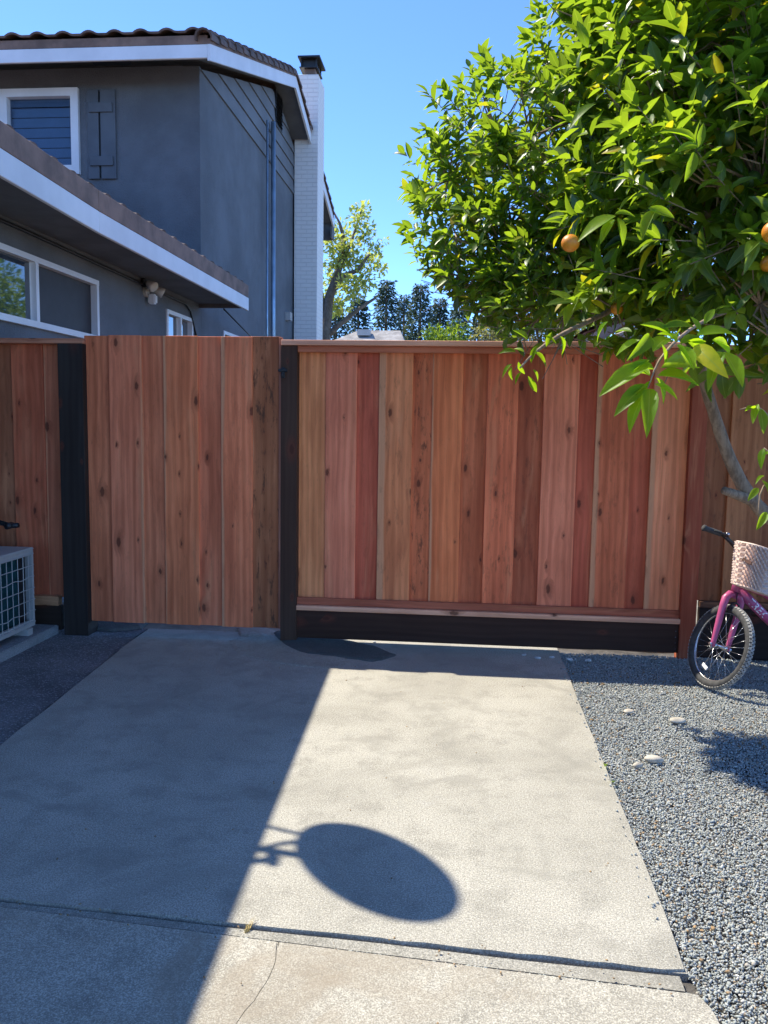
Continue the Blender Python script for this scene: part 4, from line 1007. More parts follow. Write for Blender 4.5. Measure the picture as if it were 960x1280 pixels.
for q in [(812,470,785,452,.08,.5),(815,476,795,500,.05,-.8),(820,472,842,512,.05,.9),(808,488,795,520,.06,.6),(806,480,768,500,.0,-.2),(830,455,838,425,-.05,.3),(845,428,828,400,.06,.8),(862,425,885,440,.1,-.5),(875,415,862,385,0,.2),(890,425,915,440,.05,.5),(818,462,802,448,.1,1.0)]:
    fg_leaf(q[0], q[1], q[2], q[3], D1, D1+q[4], q[5])
D2 = 3.1     # drooping sprig left of centre
for q in [(640,455,622,470),(640,458,636,478),(648,452,655,470),(652,465,640,482),(660,470,672,492),(668,440,690,455),(655,440,640,430),(645,440,620,436),(672,432,660,455),(680,420,704,430),(660,425,640,410),(666,462,680,478),(690,415,678,440),(700,420,712,445)]:
    fg_leaf(q[0], q[1], q[2], q[3], D2, D2+.02, random.uniform(-.8, .8))
D3 = 2.5
for q in [(948,505,938,530),(950,510,958,545),(945,510,930,512),(955,560,945,590),(950,570,968,560),(955,595,940,600),(952,600,970,625),(948,610,935,625),(958,640,946,662),(735,60,720,20),(745,130,700,150),(870,180,840,150),(872,185,885,140),(868,190,860,225),(873,184,835,190),(770,270,720,285),(772,272,790,310),(768,268,800,262),(768,274,748,300),(810,260,850,270),(820,262,800,300)]:
    fg_leaf(q[0], q[1], q[2], q[3], D3, D3-.03, random.uniform(-.8, .8))
# choose the largest of the crown leaves as parts too
v = pos-cc; dz = v@fr; PX = 480+FPX*(v@rr_)/dz; PY = 640-FPX*(v@uu)/dz
infr = (PX > 0) & (PX < 950) & (PY > 10) & (PY < 640); score = np.where(infr, sz/dz, 0)
npart = 300-len(FG); order = np.argsort(-score); sel = order[:npart]; rest = np.setdiff1d(np.arange(len(pos)), sel)
tob = np.array(TB)
link('foliage', leaves_mesh('foliage', pos[rest]-tob, dr[rest], up_[rest], sz[rest], kd[rest]), M['orange_leaf'], OT, kind='stuff', smooth=True)
LM = []
for tv, tf, tu in [leaf_template(1, .35, .55, .22, (0,.1,.25,.42,.6,.78,.9,1), (0,.42,.8,1,.93,.62,.33,0)), leaf_template(1, .32, .8, .45, (0,.1,.25,.42,.6,.78,.9,1), (0,.42,.8,1,.93,.62,.33,0)), leaf_template(1, .37, .4, .38, (0,.1,.25,.42,.6,.78,.9,1), (0,.42,.8,1,.93,.62,.33,0)), leaf_template(1, .33, 1.0, .10, (0,.1,.25,.42,.6,.78,.9,1), (0,.42,.8,1,.93,.62,.33,0))]:
    me = np_mesh('leaf', tv, tf, tu); me.materials.append(M['orange_leaf']); me.polygons.foreach_set('use_smooth', [True]*len(me.polygons)); LM.append(me)
SLM = []
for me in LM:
    m2 = me.copy(); m2.materials.clear(); m2.materials.append(M['sunlit_leaf']); SLM.append(m2)
def put_leaf(p, d, u, L, k, root=OT, off=tob, name='leaf', ms=None):
    B = leaf_bases(np.array([d]), np.array([u]))[0]; m_ = Matrix(((B*L).tolist())).to_4x4(); m_.translation = Vector(np.array(p)-off)
    o = link(name, (ms or LM)[k % 4], None, root); o.matrix_local = m_; return o
for i in sel: put_leaf(pos[i], dr[i], up_[i], sz[i], int(kd[i]))
for i, (a, d, u, L) in enumerate(FG): put_leaf(a, d, u, L, i*7+i//3, ms=SLM)
# trunk and branches
def branch(pts, r0_, r1_, name='branch', seg=10, mat='bark'):
    n_ = len(pts); cp = []
    for i in range(n_-1):
        for t in (0, .33, .66):
            q = Vector(pts[i]).lerp(Vector(pts[i+1]), t); cp.append(q)
    cp.append(Vector(pts[-1])); 
    for _ in range(2): cp = [cp[0]]+[(cp[i-1]+cp[i]*2+cp[i+1])/4 for i in range(1, len(cp)-1)]+[cp[-1]]
    rs_ = [(r0_+(r1_-r0_)*i/(len(cp)-1))*(1+.10*mnoise.noise(Vector((i*.7, r0_*99, 0)))) for i in range(len(cp))]
    return tube(name, [c_-TB for c_ in cp], rs_, M[mat], OT, seg)
fork = hd(990, 672, 4.0)
branch([TB, TB+Vector((-.05,-.02,.35)), fork+Vector((.28,.05,-.1)), fork+Vector((.15,0,.02))], .085, .062, 'trunk', 12)
branch([fork+Vector((.15,0,.02)), hd(972,656,4.0), hd(945,632,4.0), hd(925,602,4.0), hd(908,565,3.98), hd(895,525,3.95), hd(882,485,3.9), hd(872,440,3.85), hd(845,400,3.85), hd(800,370,3.95), hd(750,340,4.1), hd(700,300,4.4), hd(640,260,4.6)], .037, .012)
branch([hd(940,626,4.0), hd(922,619,3.95), hd(905,613,3.9)], .026, .018, 'branch_stub')
branch([TB+Vector((-.03,0,.4)), TB+Vector((.05,-.05,1.0)), hd(1010,430,3.5), hd(960,400,3.4), hd(900,300,3.4), hd(850,170,3.4), hd(820,60,3.6)], .06, .012)
branch([hd(960,400,3.4), hd(920,385,3.2), hd(880,400,2.7), hd(850,420,2.3), hd(822,450,2.15), hd(810,485,2.14)], .009, .0015)
branch([hd(800,370,3.95), hd(740,400,3.6), hd(700,418,3.3), hd(668,440,3.12), hd(650,460,3.1)], .014, .003)
branch([hd(872,440,3.85), hd(820,300,4.0), hd(760,220,4.0), hd(720,150,4.2), hd(650,190,4.6)], .03, .008)
branch([hd(1010,430,3.5), hd(1060,300,3.4), hd(1080,100,3.3), hd(1000,-60,3.1)], .04, .012)
branch([hd(1060,300,3.4), hd(980,240,3.1), hd(950,120,3.1)], .022, .008)
branch([hd(700,300,4.4), hd(640,340,4.6), hd(590,330,4.7)], .014, .004)
branch([hd(960,520,2.5), hd(946,506,2.5), hd(925,512,2.5)], .004, .0015); branch([hd(990,590,2.5), hd(955,560,2.5)], .004, .002); branch([hd(990,610,2.5), hd(950,600,2.5), hd(948,650,2.5)], .004, .002)
b = bmesh.new()
for a, c, r_ in tsegs: add_tube(b, [Vector(a)-TB, Vector(c)-TB], r_, 3, cap=False)
# inner twigs joining shoots to lobe centres
for i in range(0, len(tw), 4):
    j = np.argmin(((crown_core-tw[i])**2).sum(1)); mid = (tw[i]*.55+crown_core[j]*.45)+rng.normal(0, .04, 3)
    x_, y_, _ = proj(mid)
    if y_ < 440: add_tube(b, [Vector(crown_core[j])-TB, Vector(mid)-TB, Vector(tw[i])-TB], [.006, .004, .0025], 4, cap=False)
link('twigs', bm2me(b), M['bark'], OT, kind='stuff')
# fruit
def fruit(px, py, dd, dia, mat):
    c = hd(px, py, dd); b = bmesh.new(); bmesh.ops.create_uvsphere(b, u_segments=24, v_segments=16, radius=dia/2)
    for v_ in b.verts:
        v_.co.z *= .95
        if v_.co.z > dia*.44: v_.co.z -= dia*.02
    o = link('orange', bm2me(b), M[mat], OT, loc=c-TB, smooth=True)
    b = bmesh.new(); add_tube(b, [(0,0,dia*.44), (.003,0,dia*.7), (.01,.01,dia*1.1)], .0025, 5); link('stem', bm2me(b), M['twig'], o)
    return o
for f_ in [(713,304,2.85,.062,'orange'),(967,290,2.6,.07,'orange'),(771,386,3.7,.055,'orange'),(962,330,2.8,.06,'orange'),(720,165,3.45,.085,'green_fruit'),(940,226,2.95,.07,'green_fruit'),(573,355,4.3,.07,'green_fruit'),(910,172,2.85,.06,'green_fruit'),(585,247,4.3,.065,'green_fruit')]:
    fruit(*f_)
# fallen leaves
for i, (px, py, lab) in enumerate([(755,960,'green fallen leaf at the driveway edge'), (765,1060-80,'brownish leaf on gravel just below the green fallen leaf')]):
    p = P(px, py); B_ = leaf_bases(np.array([[.2, 1, 0.05]]), np.array([[.2, 0, 1.0]]))[0]*.055
    o = link('fallen_leaf', LM[i], None); m_ = Matrix(B_.tolist()).to_4x4(); m_.translation = (p.x, p.y-.02, .014); o.matrix_world = m_; tag(o, lab, 'leaf')

# ================================================================== THINGS BEYOND THE FENCE
def small_leaf_crown(name, lobes_, n, size, mat, root, shell=.3, w_=.6):
    p_, d = crown_points(lobes_, n, shell); dd_ = d+rng.normal(0, .7, d.shape); uu_ = rng.normal(0, .6, d.shape)+np.array([0, 0, 1])
    t = [leaf_template(1, w_, .3, .1, (0, .5, 1), (0, 1, 0))]
    o_ = np.array(root.location)
    return link(name, leaves_mesh(name, p_-o_, dd_, uu_, rng.uniform(.6, 1.3, n)*size, np.zeros(n, int), t), M[mat], root, smooth=False, kind='stuff')
# sparse pale tree next to the chimney
D = 21.0
b0 = hd(408, 560, D); b0.z = 0; ST = empty('broadleaf_tree', b0, 'thin pale green tree with bare forked limbs next to the white chimney', 'tree')
def tpoly(root, pts, r0_, r1_, mat='bark_far', name='trunk'):
    rs_ = [r0_+(r1_-r0_)*i/(len(pts)-1) for i in range(len(pts))]
    return tube(name, [Vector(p)-root.location for p in pts], rs_, M[mat], root, 7)
tpoly(ST, [b0, hd(406,470,D), hd(406,420,D), hd(411,375,D), hd(424,335,D), hd(430,300,D)], .22, .06)
tpoly(ST, [hd(406,430,D), hd(398,350,D), hd(402,300,D), hd(408,262,D)], .12, .03, name='limb')
tpoly(ST, [hd(404,425,D), hd(425,405,D), hd(450,385,D), hd(470,372,D)], .09, .03, name='limb')
tpoly(ST, [hd(411,370,D), hd(428,345,D), hd(447,338,D), hd(462,318,D)], .10, .03, name='limb')
tpoly(ST, [hd(424,335,D), hd(440,300,D), hd(452,262,D)], .06, .02, name='limb')
tpoly(ST, [hd(430,300,D), hd(425,280,D), hd(418,266,D)], .05, .02, name='limb')
sl_ = [(hd(a, b_, D+random.uniform(-.6, .6)), r_) for a, b_, r_ in [(452,262,.22),(448,275,.25),(456,295,.25),(440,300,.2),(424,290,.3),(415,305,.3),(432,318,.35),(447,330,.3),(465,325,.28),(478,335,.16),(420,350,.35),(438,360,.35),(410,375,.3),(455,350,.3),(470,312,.18),(425,385,.25),(418,330,.25),(480,300,.1),(462,285,.15)]]
small_leaf_crown('crown', sl_, 2500, .13, 'pale_leaf', ST, .1, .55)
# conifers
def conifer(px, top, D, wpx, label):
    base = hd(px, 560, D); base.z = 0; tp = hd(px, top, D); H = tp.z
    rt = empty('conifer', base, label, 'tree', 'dark conifers in a row beyond the far roof')
    tube('trunk', [(0,0,0), (0,0,H*.97)], [.3, .04], M['bark_far'], rt, 6)
    Wd = wpx*D/FPX*1.3; n_ = 6000; z = rng.random(n_)**.85*H*.93+.2; z = np.minimum(z, H); fr2 = (1-z/H)
    # whorls: leave gaps between branch layers and lopsided branches
    a = rng.integers(0, 22, n_)*0.2856*3.7 + np.floor(z/(H*.042))*1.3 + rng.normal(0, .4, n_)
    z = np.floor(z/(H*.042))*(H*.042)+rng.random(n_)*H*.05
    amp = .65+.5*np.abs(np.sin(np.floor(a*3)*12.9898+np.floor(z/H*18)*4.1))
    r_ = Wd/2*(fr2**.7*1.25+.10)*amp*rng.random(n_)**.5
    p_ = np.stack([np.cos(a)*r_, np.sin(a)*r_, z-.12*r_], 1)
    dd_ = np.stack([np.cos(a), np.sin(a), rng.normal(-.1, .3, n_)], 1)
    t = [leaf_template(1, .55, .2, .3, (0, .45, 1), (0, 1, 0))]
    link('crown', leaves_mesh('crown', p_, dd_, rng.normal(0, .5, (n_, 3))+np.array([0, 0, 1]), rng.uniform(.4, 1.0, n_)*Wd*.10, np.zeros(n_, int), t), M['conifer_leaf'], rt, kind='stuff')
cf = [(388,392,55,40,'dark conifer hidden mostly by the thin pale tree trunk'),(418,372,58,38,'dark conifer directly behind the thin pale tree, left of the grey roof'),(446,366,60,42,'broad conifer behind the left end of the grey roof'),(480,348,56,44,'tallest left conifer of the row above the grey roof'),(502,366,62,34,'short narrow conifer above the right end of the grey roof'),(522,353,57,44,'tall conifer right of the grey roof end'),(546,370,60,40,'bushy conifer between the tall conifer and the orange tree'),(570,378,58,40,'conifer standing nearest the orange tree crown'),(594,392,60,36,'low conifer half hidden behind orange tree leaves'),(620,388,62,44,'conifer seen only in gaps under the orange tree')]
for c in cf: conifer(*c)
# far wooded strip
# grey roofed house
D = 30.0
g0 = hd(415, 428, D); g1 = hd(500, 428, D); rz = hd(450, 412, D).z; ez = hd(450, 440, D).z-.6
FH = empty('house', ((g0.x+g1.x)/2, g0.y+3, 0), 'low neighbouring house with plain grey shingle roof seen over the fence', 'house')
def fmesh(name, b, mat, root):
    for v_ in b.verts: v_.co -= root.location
    return link(name, bm2me(b), M[mat], root)
b = bmesh.new(); xa, xb, ya, yb = g0.x-2.5, g1.x+.6, g0.y, g0.y+7
L_, R_ = xa-.0, xb
rA = hd(428, 412, D+3).x; rB = hd(500, 412, D+3).x; rzz = hd(460, 412, D+3).z
v0 = [(L_, ya, ez), (R_, ya, ez), (R_, yb, ez), (L_, yb, ez)]; r1 = (L_+3.0, (ya+yb)/2, rzz); r2 = (rB, (ya+yb)/2, rzz)
for f in ([v0[0], v0[1], r2, r1], [v0[1], v0[2], r2], [v0[2], v0[3], r1, r2], [v0[3], v0[0], r1], v0[::-1]): poly3(b, f)
bmesh.ops.remove_doubles(b, verts=b.verts, dist=.001)
fmesh('roof', b, 'shingle', FH)
b = bmesh.new(); add_box(b, (L_+.4, ya+.4, 0), (R_-.4, yb-.4, ez-.01)); fmesh('wall', b, 'cobble', FH)
b = bmesh.new(); vx = hd(456, 414, D+3); add_box(b, (vx.x-.25, vx.y-.4, vx.z-.2), (vx.x+.25, vx.y+.0, vx.z+.03)); fmesh('roof_vent', b, 'ac_body', FH)
# olive coloured shrub and small bushes
def bush(px, top, D, r_, mat, label, n_=3500, size=.06, extra=()):
    base = hd(px, 560, D); base.z = 0; rt = empty('shrub', base, label, 'shrub')
    c = hd(px, top, D); c.z -= r_*.9
    lb = [(c, r_)]+[(hd(px+dx, top+dy, D), rr2) for dx, dy, rr2 in extra]
    small_leaf_crown('foliage', lb, n_, size, mat, rt, .25, .4)
    tube('stem', [(0,0,0), c-base], [.06, .03], M['bark_far'], rt, 6)
bush(640, 380, 11, .50, 'olive_leaf', 'pale grey green olive shrub behind the fence under the orange tree', 6500, .055, [(-22,30,.32),(30,25,.35),(55,40,.4),(-5,10,.3),(75,20,.35),(20,50,.5)])
bush(560, 415, 14, .35, 'bush_leaf', 'small bright green bush peeking over the fence, near the conifers', 1300, .07, [(-14,6,.2),(12,3,.22)])
bush(545, 416, 18, .3, 'bush_leaf', 'tiny yellow green shrub top left of the small bright bush', 500, .07, [(-8,2,.2)])
BT = empty('broadleaf_tree', (2.9, 17.0, 0), 'green rounded tree standing behind the orange tree, beyond the fence', 'tree')
tpoly(BT, [(2.9,17,0), (2.85,17,1.6), (2.9,16.9,3.2)], .13, .06)
small_leaf_crown('crown', [(Vector((2.9,17,3.3)),1.1),(Vector((2.3,16.6,2.9)),.8),(Vector((3.7,17.2,3.1)),.9),(Vector((3.1,16.8,4.0)),.7)], 5500, .13, 'bush_leaf', BT, .35, .5)
# patio cover beyond the fence on the right
PC = empty('patio_cover', (hd(800, 420, 8.5).x, 8.4, 0), 'red brown slatted patio roof with a white edge seen beneath the orange tree', 'patio cover')
def beam(p, q, wd, ht, mat, name='rafter'):
    p = Vector(p); q = Vector(q); d = (q-p); L_ = d.length; d.normalize(); s = d.cross(Vector((0,0,1))).normalized(); n_ = s.cross(d)
    m_ = Matrix((d, s, n_)).transposed().to_4x4(); m_.translation = p-PC.location
    b = bmesh.new(); add_box(b, (0, -wd/2, -ht/2), (L_, wd/2, ht/2)); o = link(name, bm2me(b), M[mat], PC); o.matrix_local = m_
e0, e1 = hd(722, 437, 8.3), hd(772, 402, 8.7)
beam(e0, e0+(e1-e0)*5, .05, .12, 'trim', 'edge_board')
M['grey_wood'] = paint('weathered grey wood', (.28,.24,.22), .8, .2, 6)
q0, q1 = hd(772, 424, 7.9), hd(850, 394, 8.1)
beam(q0, q0+(q1-q0)*4, .06, .10, 'grey_wood', 'edge_board')
for i in range(12):
    s_ = q0+(q1-q0)*(i*.28); beam(s_+Vector((0,.04,-.02)), s_+Vector((-.02, 2.6, .0)), .05, .10, 'rafter')
b = bmesh.new()
bb = [q0+Vector((-.3,.06,.07)), q0+(q1-q0)*4+Vector((0,.06,.07)), q0+(q1-q0)*4+Vector((0,2.8,.1)), q0+Vector((-.3,2.8,.1))]
poly3(b, bb); bt = poly3(b, [p+Vector((0,0,.03)) for p in bb][::-1]); fmesh('roof_sheet', b, 'rafter', PC)
for x_ in (q0.x+.35, q0.x+3.5):
    b = bmesh.new(); add_box(b, (x_, 8.1, 0), (x_+.1, 8.2, q0.z-.08)); fmesh('post', b, 'rafter', PC)

# ================================================================== BICYCLE
WR = .250
hub = hd(897, 808, 4.85)
nview = Vector((-.96, -.28, 0)).normalized(); nview = (r0*nview.x + Vector((-math.sin(yaw), math.cos(yaw), 0))*nview.y).normalized()
al = R(19)
dW = nview.cross(Vector((0,0,1)))*-1; dW = dW if dW.dot(r0) > 0 else -dW          # forward of the wheel (right, toward camera)
uW = (Vector((0,0,1))*math.cos(al) - nview*math.sin(al)).normalized(); nW = (nview*math.cos(al)+Vector((0,0,1))*math.sin(al)).normalized()
hub.z = WR*math.cos(al)+.008+.0
contact = hub-uW*WR
hub = hub + (P(880, 858)-contact)*Vector((1,1,0)).to_3d().x*0.0 + Vector((0,0,0))
shift = P(882, 861)-contact; shift.z = 0; hub += shift
BK = empty('bicycle', (hub.x+.3, hub.y+.15, 0), "child's pink bicycle with wicker basket leaning on the fence under the tree", 'bicycle')
BO = BK.location
def L2(f, u, n_): return hub + dW*f + uW*u + nW*n_ - BO
def bmesh_o(name, b, mat, parent=BK, smooth=True): return link(name, bm2me(b), M[mat], parent, smooth=smooth)
def circle(c, ax1, ax2, r_, n_=48): return [c + ax1*math.cos(2*math.pi*i/n_)*r_ + ax2*math.sin(2*math.pi*i/n_)*r_ for i in range(n_)]
def wheel(c, a1, a2, ax, label=None):
    rt = bpy.data.objects.new('wheel', None); COL.objects.link(rt); rt.parent = BK; rt.location = c; rt.empty_display_size = .1
    z = Vector((0,0,0))
    b = bmesh.new(); rp = circle(z, a1, a2, WR-.026, 56); add_tube(b, rp, .024, 12, closed=True); bmesh_o('tyre', b, 'rubber', rt)
    b = bmesh.new()       # tread blocks, in the painted sunlit grey
    for i in range(72):
        th = 2*math.pi*i/72; rad = a1*math.cos(th)+a2*math.sin(th); tg = -a1*math.sin(th)+a2*math.cos(th)
        rot = Matrix((tg, ax, rad)).transposed()
        for sx_ in (-1, 0, 1):
            sh_ = .35*sx_; rr3 = rot @ Matrix.Rotation(-sh_*1.6, 3, 'X')
            add_box(b, (-.0068, -.0075, .0205), (.0068, .0075, .0270), rr3, rad*(WR-.026)+tg*(.0095 if sx_ else 0))
    bmesh_o('tread', b, 'rubber_lit', rt, False)
    b = bmesh.new(); add_tube(b, circle(z, a1, a2, WR-.046, 56), .0075, 8, closed=True); bmesh_o('rim', b, 'chrome', rt)
    b = bmesh.new(); add_tube(b, [-ax*.045, -ax*.04, -ax*.03, ax*.03, ax*.04, ax*.045], [.01, .018, .011, .011, .018, .01], 10); bmesh_o('hub', b, 'chrome', rt)
    b = bmesh.new()
    for i in range(28):
        th = 2*math.pi*i/28; th2 = th+(.5 if (i//2) % 2 else -.5); s = 1 if i % 2 else -1
        p0_ = (a1*math.cos(th2)+a2*math.sin(th2))*.017+ax*.036*s; p1_ = (a1*math.cos(th)+a2*math.sin(th))*(WR-.048); add_tube(b, [p0_, p1_], .0011, 4)
    bmesh_o('spokes', b, 'chrome', rt)
    b = bmesh.new()       # spoke reflector
    th = math.pi*1.38; rad = a1*math.cos(th)+a2*math.sin(th); tg = -a1*math.sin(th)+a2*math.cos(th)
    rot = Matrix((tg, ax, rad)).transposed(); add_box(b, (-.028, .004, -.011), (.028, .012, .011), rot, rad*.15); bmesh.ops.bevel(b, geom=b.edges[:], offset=.003, segments=1, affect='EDGES')
    bmesh_o('reflector', b, 'white', rt, False)
    return rt
wheel(hub-BO, dW, uW, nW)
# steering axis
st_t = R(5)
axs = (uW*math.cos(st_t) - dW*math.sin(st_t)).normalized()
crown_p = hub + axs*.30 - dW*.0
for s in (1, -1):
    b = bmesh.new()
    pts_ = [crown_p+nW*.0*s+axs*.01, crown_p+nW*.035*s+axs*.008, crown_p+nW*.055*s-axs*.02, crown_p+nW*.058*s-axs*.07, hub+nW*.056*s+axs*.12, hub+nW*.055*s+axs*.02+dW*.0, hub+nW*.055*s-axs*.012]
    add_tube(b, [p-BO for p in pts_], [.02,.022,.0225,.021,.018,.014,.012], 10); bmesh_o('fork', b, 'pink')
b = bmesh.new()
for s in (1, -1): add_tube(b, [hub+nW*.063*s-BO, hub+nW*.078*s-BO], .009, 6); add_tube(b, [p-BO for p in (hub+nW*.066*s-axs*.0, hub+nW*.066*s-axs*.02+dW*.012, hub+nW*.066*s-axs*.03)], .003, 5)
bmesh_o('axle_nuts', b, 'chrome', smooth=False)
ht0, ht1 = crown_p+axs*.03, crown_p+axs*.135
b = bmesh.new(); add_tube(b, [ht0-BO, ht1-BO], .028, 14); bmesh_o('head_tube', b, 'pink')
stem = crown_p+axs*.25
b = bmesh.new(); add_tube(b, [ht1-BO, stem-BO], .012, 10); add_tube(b, [stem-axs*.02-BO, stem+axs*.012-BO], .02, 10); bmesh_o('stem', b, 'pink')
# handlebar: rises then sweeps out
hb = bmesh.new(); bp = []
for t in (-1, -.8, -.62, -.42, -.2, 0, .2, .42, .62, .8, 1):
    a_ = abs(t); rise = .07*min(1, max(0, (a_-.12)/.5)); sweep = .045*max(0, a_-.45)/.55
    bp.append(stem + nW*.30*t + axs*rise - dW*sweep - BO)
add_tube(hb, bp, .010, 10); bmesh_o('handlebar', hb, 'black')
for t0, t1 in ((0, 1), (9, 10)):
    pass
for s in (0, -1):
    a, c = (bp[0], bp[1]) if s == 0 else (bp[-1], bp[-2]); d_ = (c-a).normalized()
    b = bmesh.new(); add_tube(b, [a-d_*.006, a, a+d_*.012, a+d_*.014, a+d_*.05, a+d_*.10, a+d_*.105], [.012,.019,.019,.0155,.0165,.0155,.018], 12); bmesh_o('grip', b, 'rubber')
    c2 = a+d_*.13; b = bmesh.new(); add_tube(b, [c2, c2+dW*.03, c2+dW*.05-d_*.03, c2+dW*.055-d_*.10], [.008,.007,.006,.005], 8); add_tube(b, [c2-d_*.012, c2+d_*.012], .015, 10); bmesh_o('brake_lever', b, 'black')
    b = bmesh.new(); add_tube(b, [c2+d_*.02+axs*.012-d_*.012, c2+d_*.02+axs*.012+d_*.006], .009, 8); bmesh_o('bar_clamp', b, 'chrome')
b = bmesh.new(); add_tube(b, [bp[8]+dW*.03, bp[7]+dW*.09-axs*.02, stem-BO+dW*.03-axs*.06, crown_p-BO+dW*.02+axs*.02, crown_p-BO+dW*.03-axs*.03], .0028, 6); bmesh_o('brake_cable', b, 'black')
b = bmesh.new(); q = crown_p+dW*.028-axs*.03; add_tube(b, [p-BO for p in (q+nW*.03-axs*.05, q+nW*.025-axs*.01, q, q-nW*.025-axs*.01, q-nW*.03-axs*.05)], .006, 6); bmesh_o('brake', b, 'black')
# basket
bc = stem + dW*.145 - axs*.065; BW, BD, BH = .31, .22, .235
b = bmesh.new(); nu, nv = 100, 16; rings = []
def superell(th, a_, b_): c, s = math.cos(th), math.sin(th); return a_*math.copysign(abs(c)**.55, c), b_*math.copysign(abs(s)**.55, s)
for j in range(nv+1):
    t = j/nv; k = .74+.26*t; row = []
    for i in range(nu):
        th = 2*math.pi*i/nu; x_, y_ = superell(th, BW/2*k, BD/2*k); dsp = .006*math.cos(i*math.pi/2 + (math.pi if j % 2 else 0)); rl = math.hypot(x_, y_)
        row.append(b.verts.new(bc - BO + nW*(x_*(1+dsp/rl*2)) + dW*(y_*(1+dsp/rl*2)) + axs*(BH*(t-.5))))
    rings.append(row)
for r1, r2 in zip(rings, rings[1:]):
    for i in range(nu): b.faces.new((r1[i], r1[(i+1) % nu], r2[(i+1) % nu], r2[i]))
b.faces.new(rings[0][::-1]); bk = bmesh_o('basket', b, 'wicker', smooth=False)
sdm = bk.modifiers.new('thick', 'SOLIDIFY'); sdm.thickness = .006
def ringpts(k, h, extra=1.0): 
    out_ = []
    for i in range(48): x_, y_ = superell(2*math.pi*i/48, BW/2*k*extra, BD/2*k*extra); out_.append(nW*x_+dW*y_+axs*h+bc-BO)
    return out_
b = bmesh.new(); add_tube(b, ringpts(1.0, BH/2, 1.01), .006, 8, closed=True); add_tube(b, ringpts(.74, -BH/2, 1.02), .006, 8, closed=True); link('rim', bm2me(b), M['wicker'], bk, smooth=True)
fx_ = BD/2*.985; fx2 = BW/2*.985
for rot_, c_, ln in ((Matrix((nW, axs, dW)).transposed(), bc-BO+dW*fx_+axs*.03, .045), (Matrix((dW, axs, -nW)).transposed(), bc-BO+nW*fx2+dW*.05+axs*.02, .04)):
    b = bmesh.new(); add_box(b, (-ln, -.011, .002), (ln, .011, .008), rot_ @ Matrix.Rotation(R(-10), 3, 'Z'), c_)
    bmesh.ops.bevel(b, geom=b.edges[:], offset=.002, segments=1, affect='EDGES'); link('strap', bm2me(b), M['leather'], bk)
# frame, rear wheel: frame heads right and a little away, leaning on the fence
fd = (r0*.93 + Vector((0,1,0))*.22).normalized()       # towards the rear
lean = R(12); fn = fd.cross(Vector((0,0,1))).normalized()       # points to camera side
up2 = (Vector((0,0,1))*math.cos(lean) - fn*math.sin(lean)).normalized()
rear_hub = Vector((0,0,0)); rear_hub = hub + fd*.80; rear_hub.z = WR*math.cos(lean)+.006
bb = hub + fd*.42; bb.z = .24; seat_top = hub+fd*.52 - fn*.10; seat_top.z = .60
seat_cl = bb.lerp(seat_top, .75)
def ft(name, pts_, r_, mat='pink'): b = bmesh.new(); add_tube(b, [Vector(p)-BO for p in pts_], r_, 12); return bmesh_o(name, b, mat)
hmid = ht0.lerp(ht1, .25); htop = ht0.lerp(ht1, .8)
dt_end = hd(962, 776, 4.95); dt_dir = (dt_end-hmid).normalized(); bb = hmid + dt_dir*.42
dt = ft('down_tube', [hmid, bb], .029)
ft('top_tube', [htop-axs*.03, htop.lerp(seat_cl, .5)-Vector((0,0,.035)), bb.lerp(seat_top, .45)], .020)
ft('seat_tube', [bb, seat_cl], .015); ft('seat_post', [seat_cl, seat_top], .011, 'chrome')
side = (rear_hub-bb).normalized().cross(up2).normalized()
for s in (1, -1):
    ft('chain_stay', [bb+side*.02*s, rear_hub+side*.05*s], .009); ft('seat_stay', [seat_cl+side*.015*s, rear_hub+side*.05*s], .008)
wheel(rear_hub-BO, fd*-1, up2, (fd*-1).cross(up2).normalized())
b = bmesh.new(); sdl = []
for i, (f_, wd_) in enumerate([(-.13,.012),(-.10,.022),(-.04,.032),(.02,.055),(.07,.075),(.11,.07),(.125,.04)]):
    c = seat_top - fd*(-f_) + Vector((0,0,.015+(.01 if f_ > .05 else 0))) - BO; sdl.append((c, wd_))
rr4 = [[b.verts.new(c+fn*math.cos(a_)*wd_+Vector((0,0,1))*math.sin(a_)*.022) for a_ in [2*math.pi*k/12 for k in range(12)]] for c, wd_ in sdl]
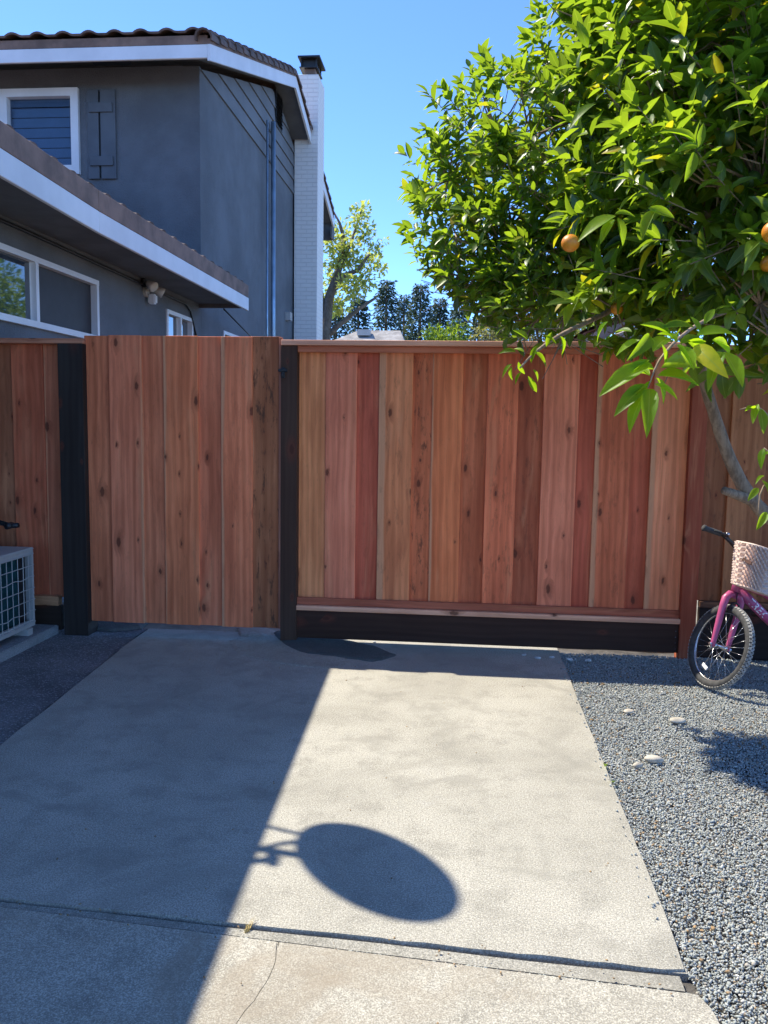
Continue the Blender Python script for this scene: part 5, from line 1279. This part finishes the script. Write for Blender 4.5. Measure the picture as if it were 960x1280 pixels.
for r1_, r2_ in zip(rr4, rr4[1:]):
    for k in range(12): b.faces.new((r1_[k], r1_[(k+1) % 12], r2_[(k+1) % 12], r2_[k]))
b.faces.new(rr4[0]); b.faces.new(rr4[-1][::-1]); bmesh_o('saddle', b, 'rubber')
b = bmesh.new(); add_tube(b, circle(bb-BO+side*.045, fd, up2, .055, 32), .005, 6, closed=True); add_tube(b, [bb-BO-side*.06, bb-BO+side*.06], .018, 12)
for s in (1, -1): add_tube(b, [bb-BO+side*.06*s, bb-BO+side*.065*s+(fd*.5+up2*-.8).normalized()*.12*s], .009, 8)
bmesh_o('crank', b, 'chrome')
for s in (1, -1):
    c = bb+side*.10*s+(fd*.5+up2*-.8).normalized()*.12*s-BO; b = bmesh.new(); rot = Matrix((fd, side, up2)).transposed(); add_box(b, (-.04,-.035,-.01), (.04,.035,.01), rot, c); bmesh.ops.bevel(b, geom=b.edges[:], offset=.004, segments=1, affect='EDGES'); bmesh_o('pedal', b, 'black', smooth=False)
# white lettering on the down tube
tc = bpy.data.curves.new('lettering', 'FONT'); tc.body = 'TREK'; tc.size = .058; tc.extrude = .0004; tc.space_character = 1.12; tc.shear = .15; tc.offset = .0009
to = bpy.data.objects.new('tmp', tc); COL.objects.link(to); bpy.context.view_layer.update()
me = bpy.data.meshes.new_from_object(to.evaluated_get(bpy.context.evaluated_depsgraph_get())); bpy.data.objects.remove(to)
tcam = (CAM-hmid); tn = (tcam-dt_dir*tcam.dot(dt_dir)).normalized(); tu_ = tn.cross(dt_dir)
tn = (tn+tu_*.15).normalized(); tu_ = tn.cross(dt_dir)
# wrap the letters round the tube
rt_ = .0292
for v_ in me.vertices:
    x_, y_, z_ = v_.co; a_ = (y_-.021)/rt_
    q = dt_dir*(x_) + tu_*(math.sin(a_)*(rt_+z_)) + tn*(math.cos(a_)*(rt_+z_)); v_.co = q
me.materials.clear(); lo = link('lettering', me, M['white'], dt, loc=hmid+dt_dir*.10-BO)
bpy.context.view_layer.update()
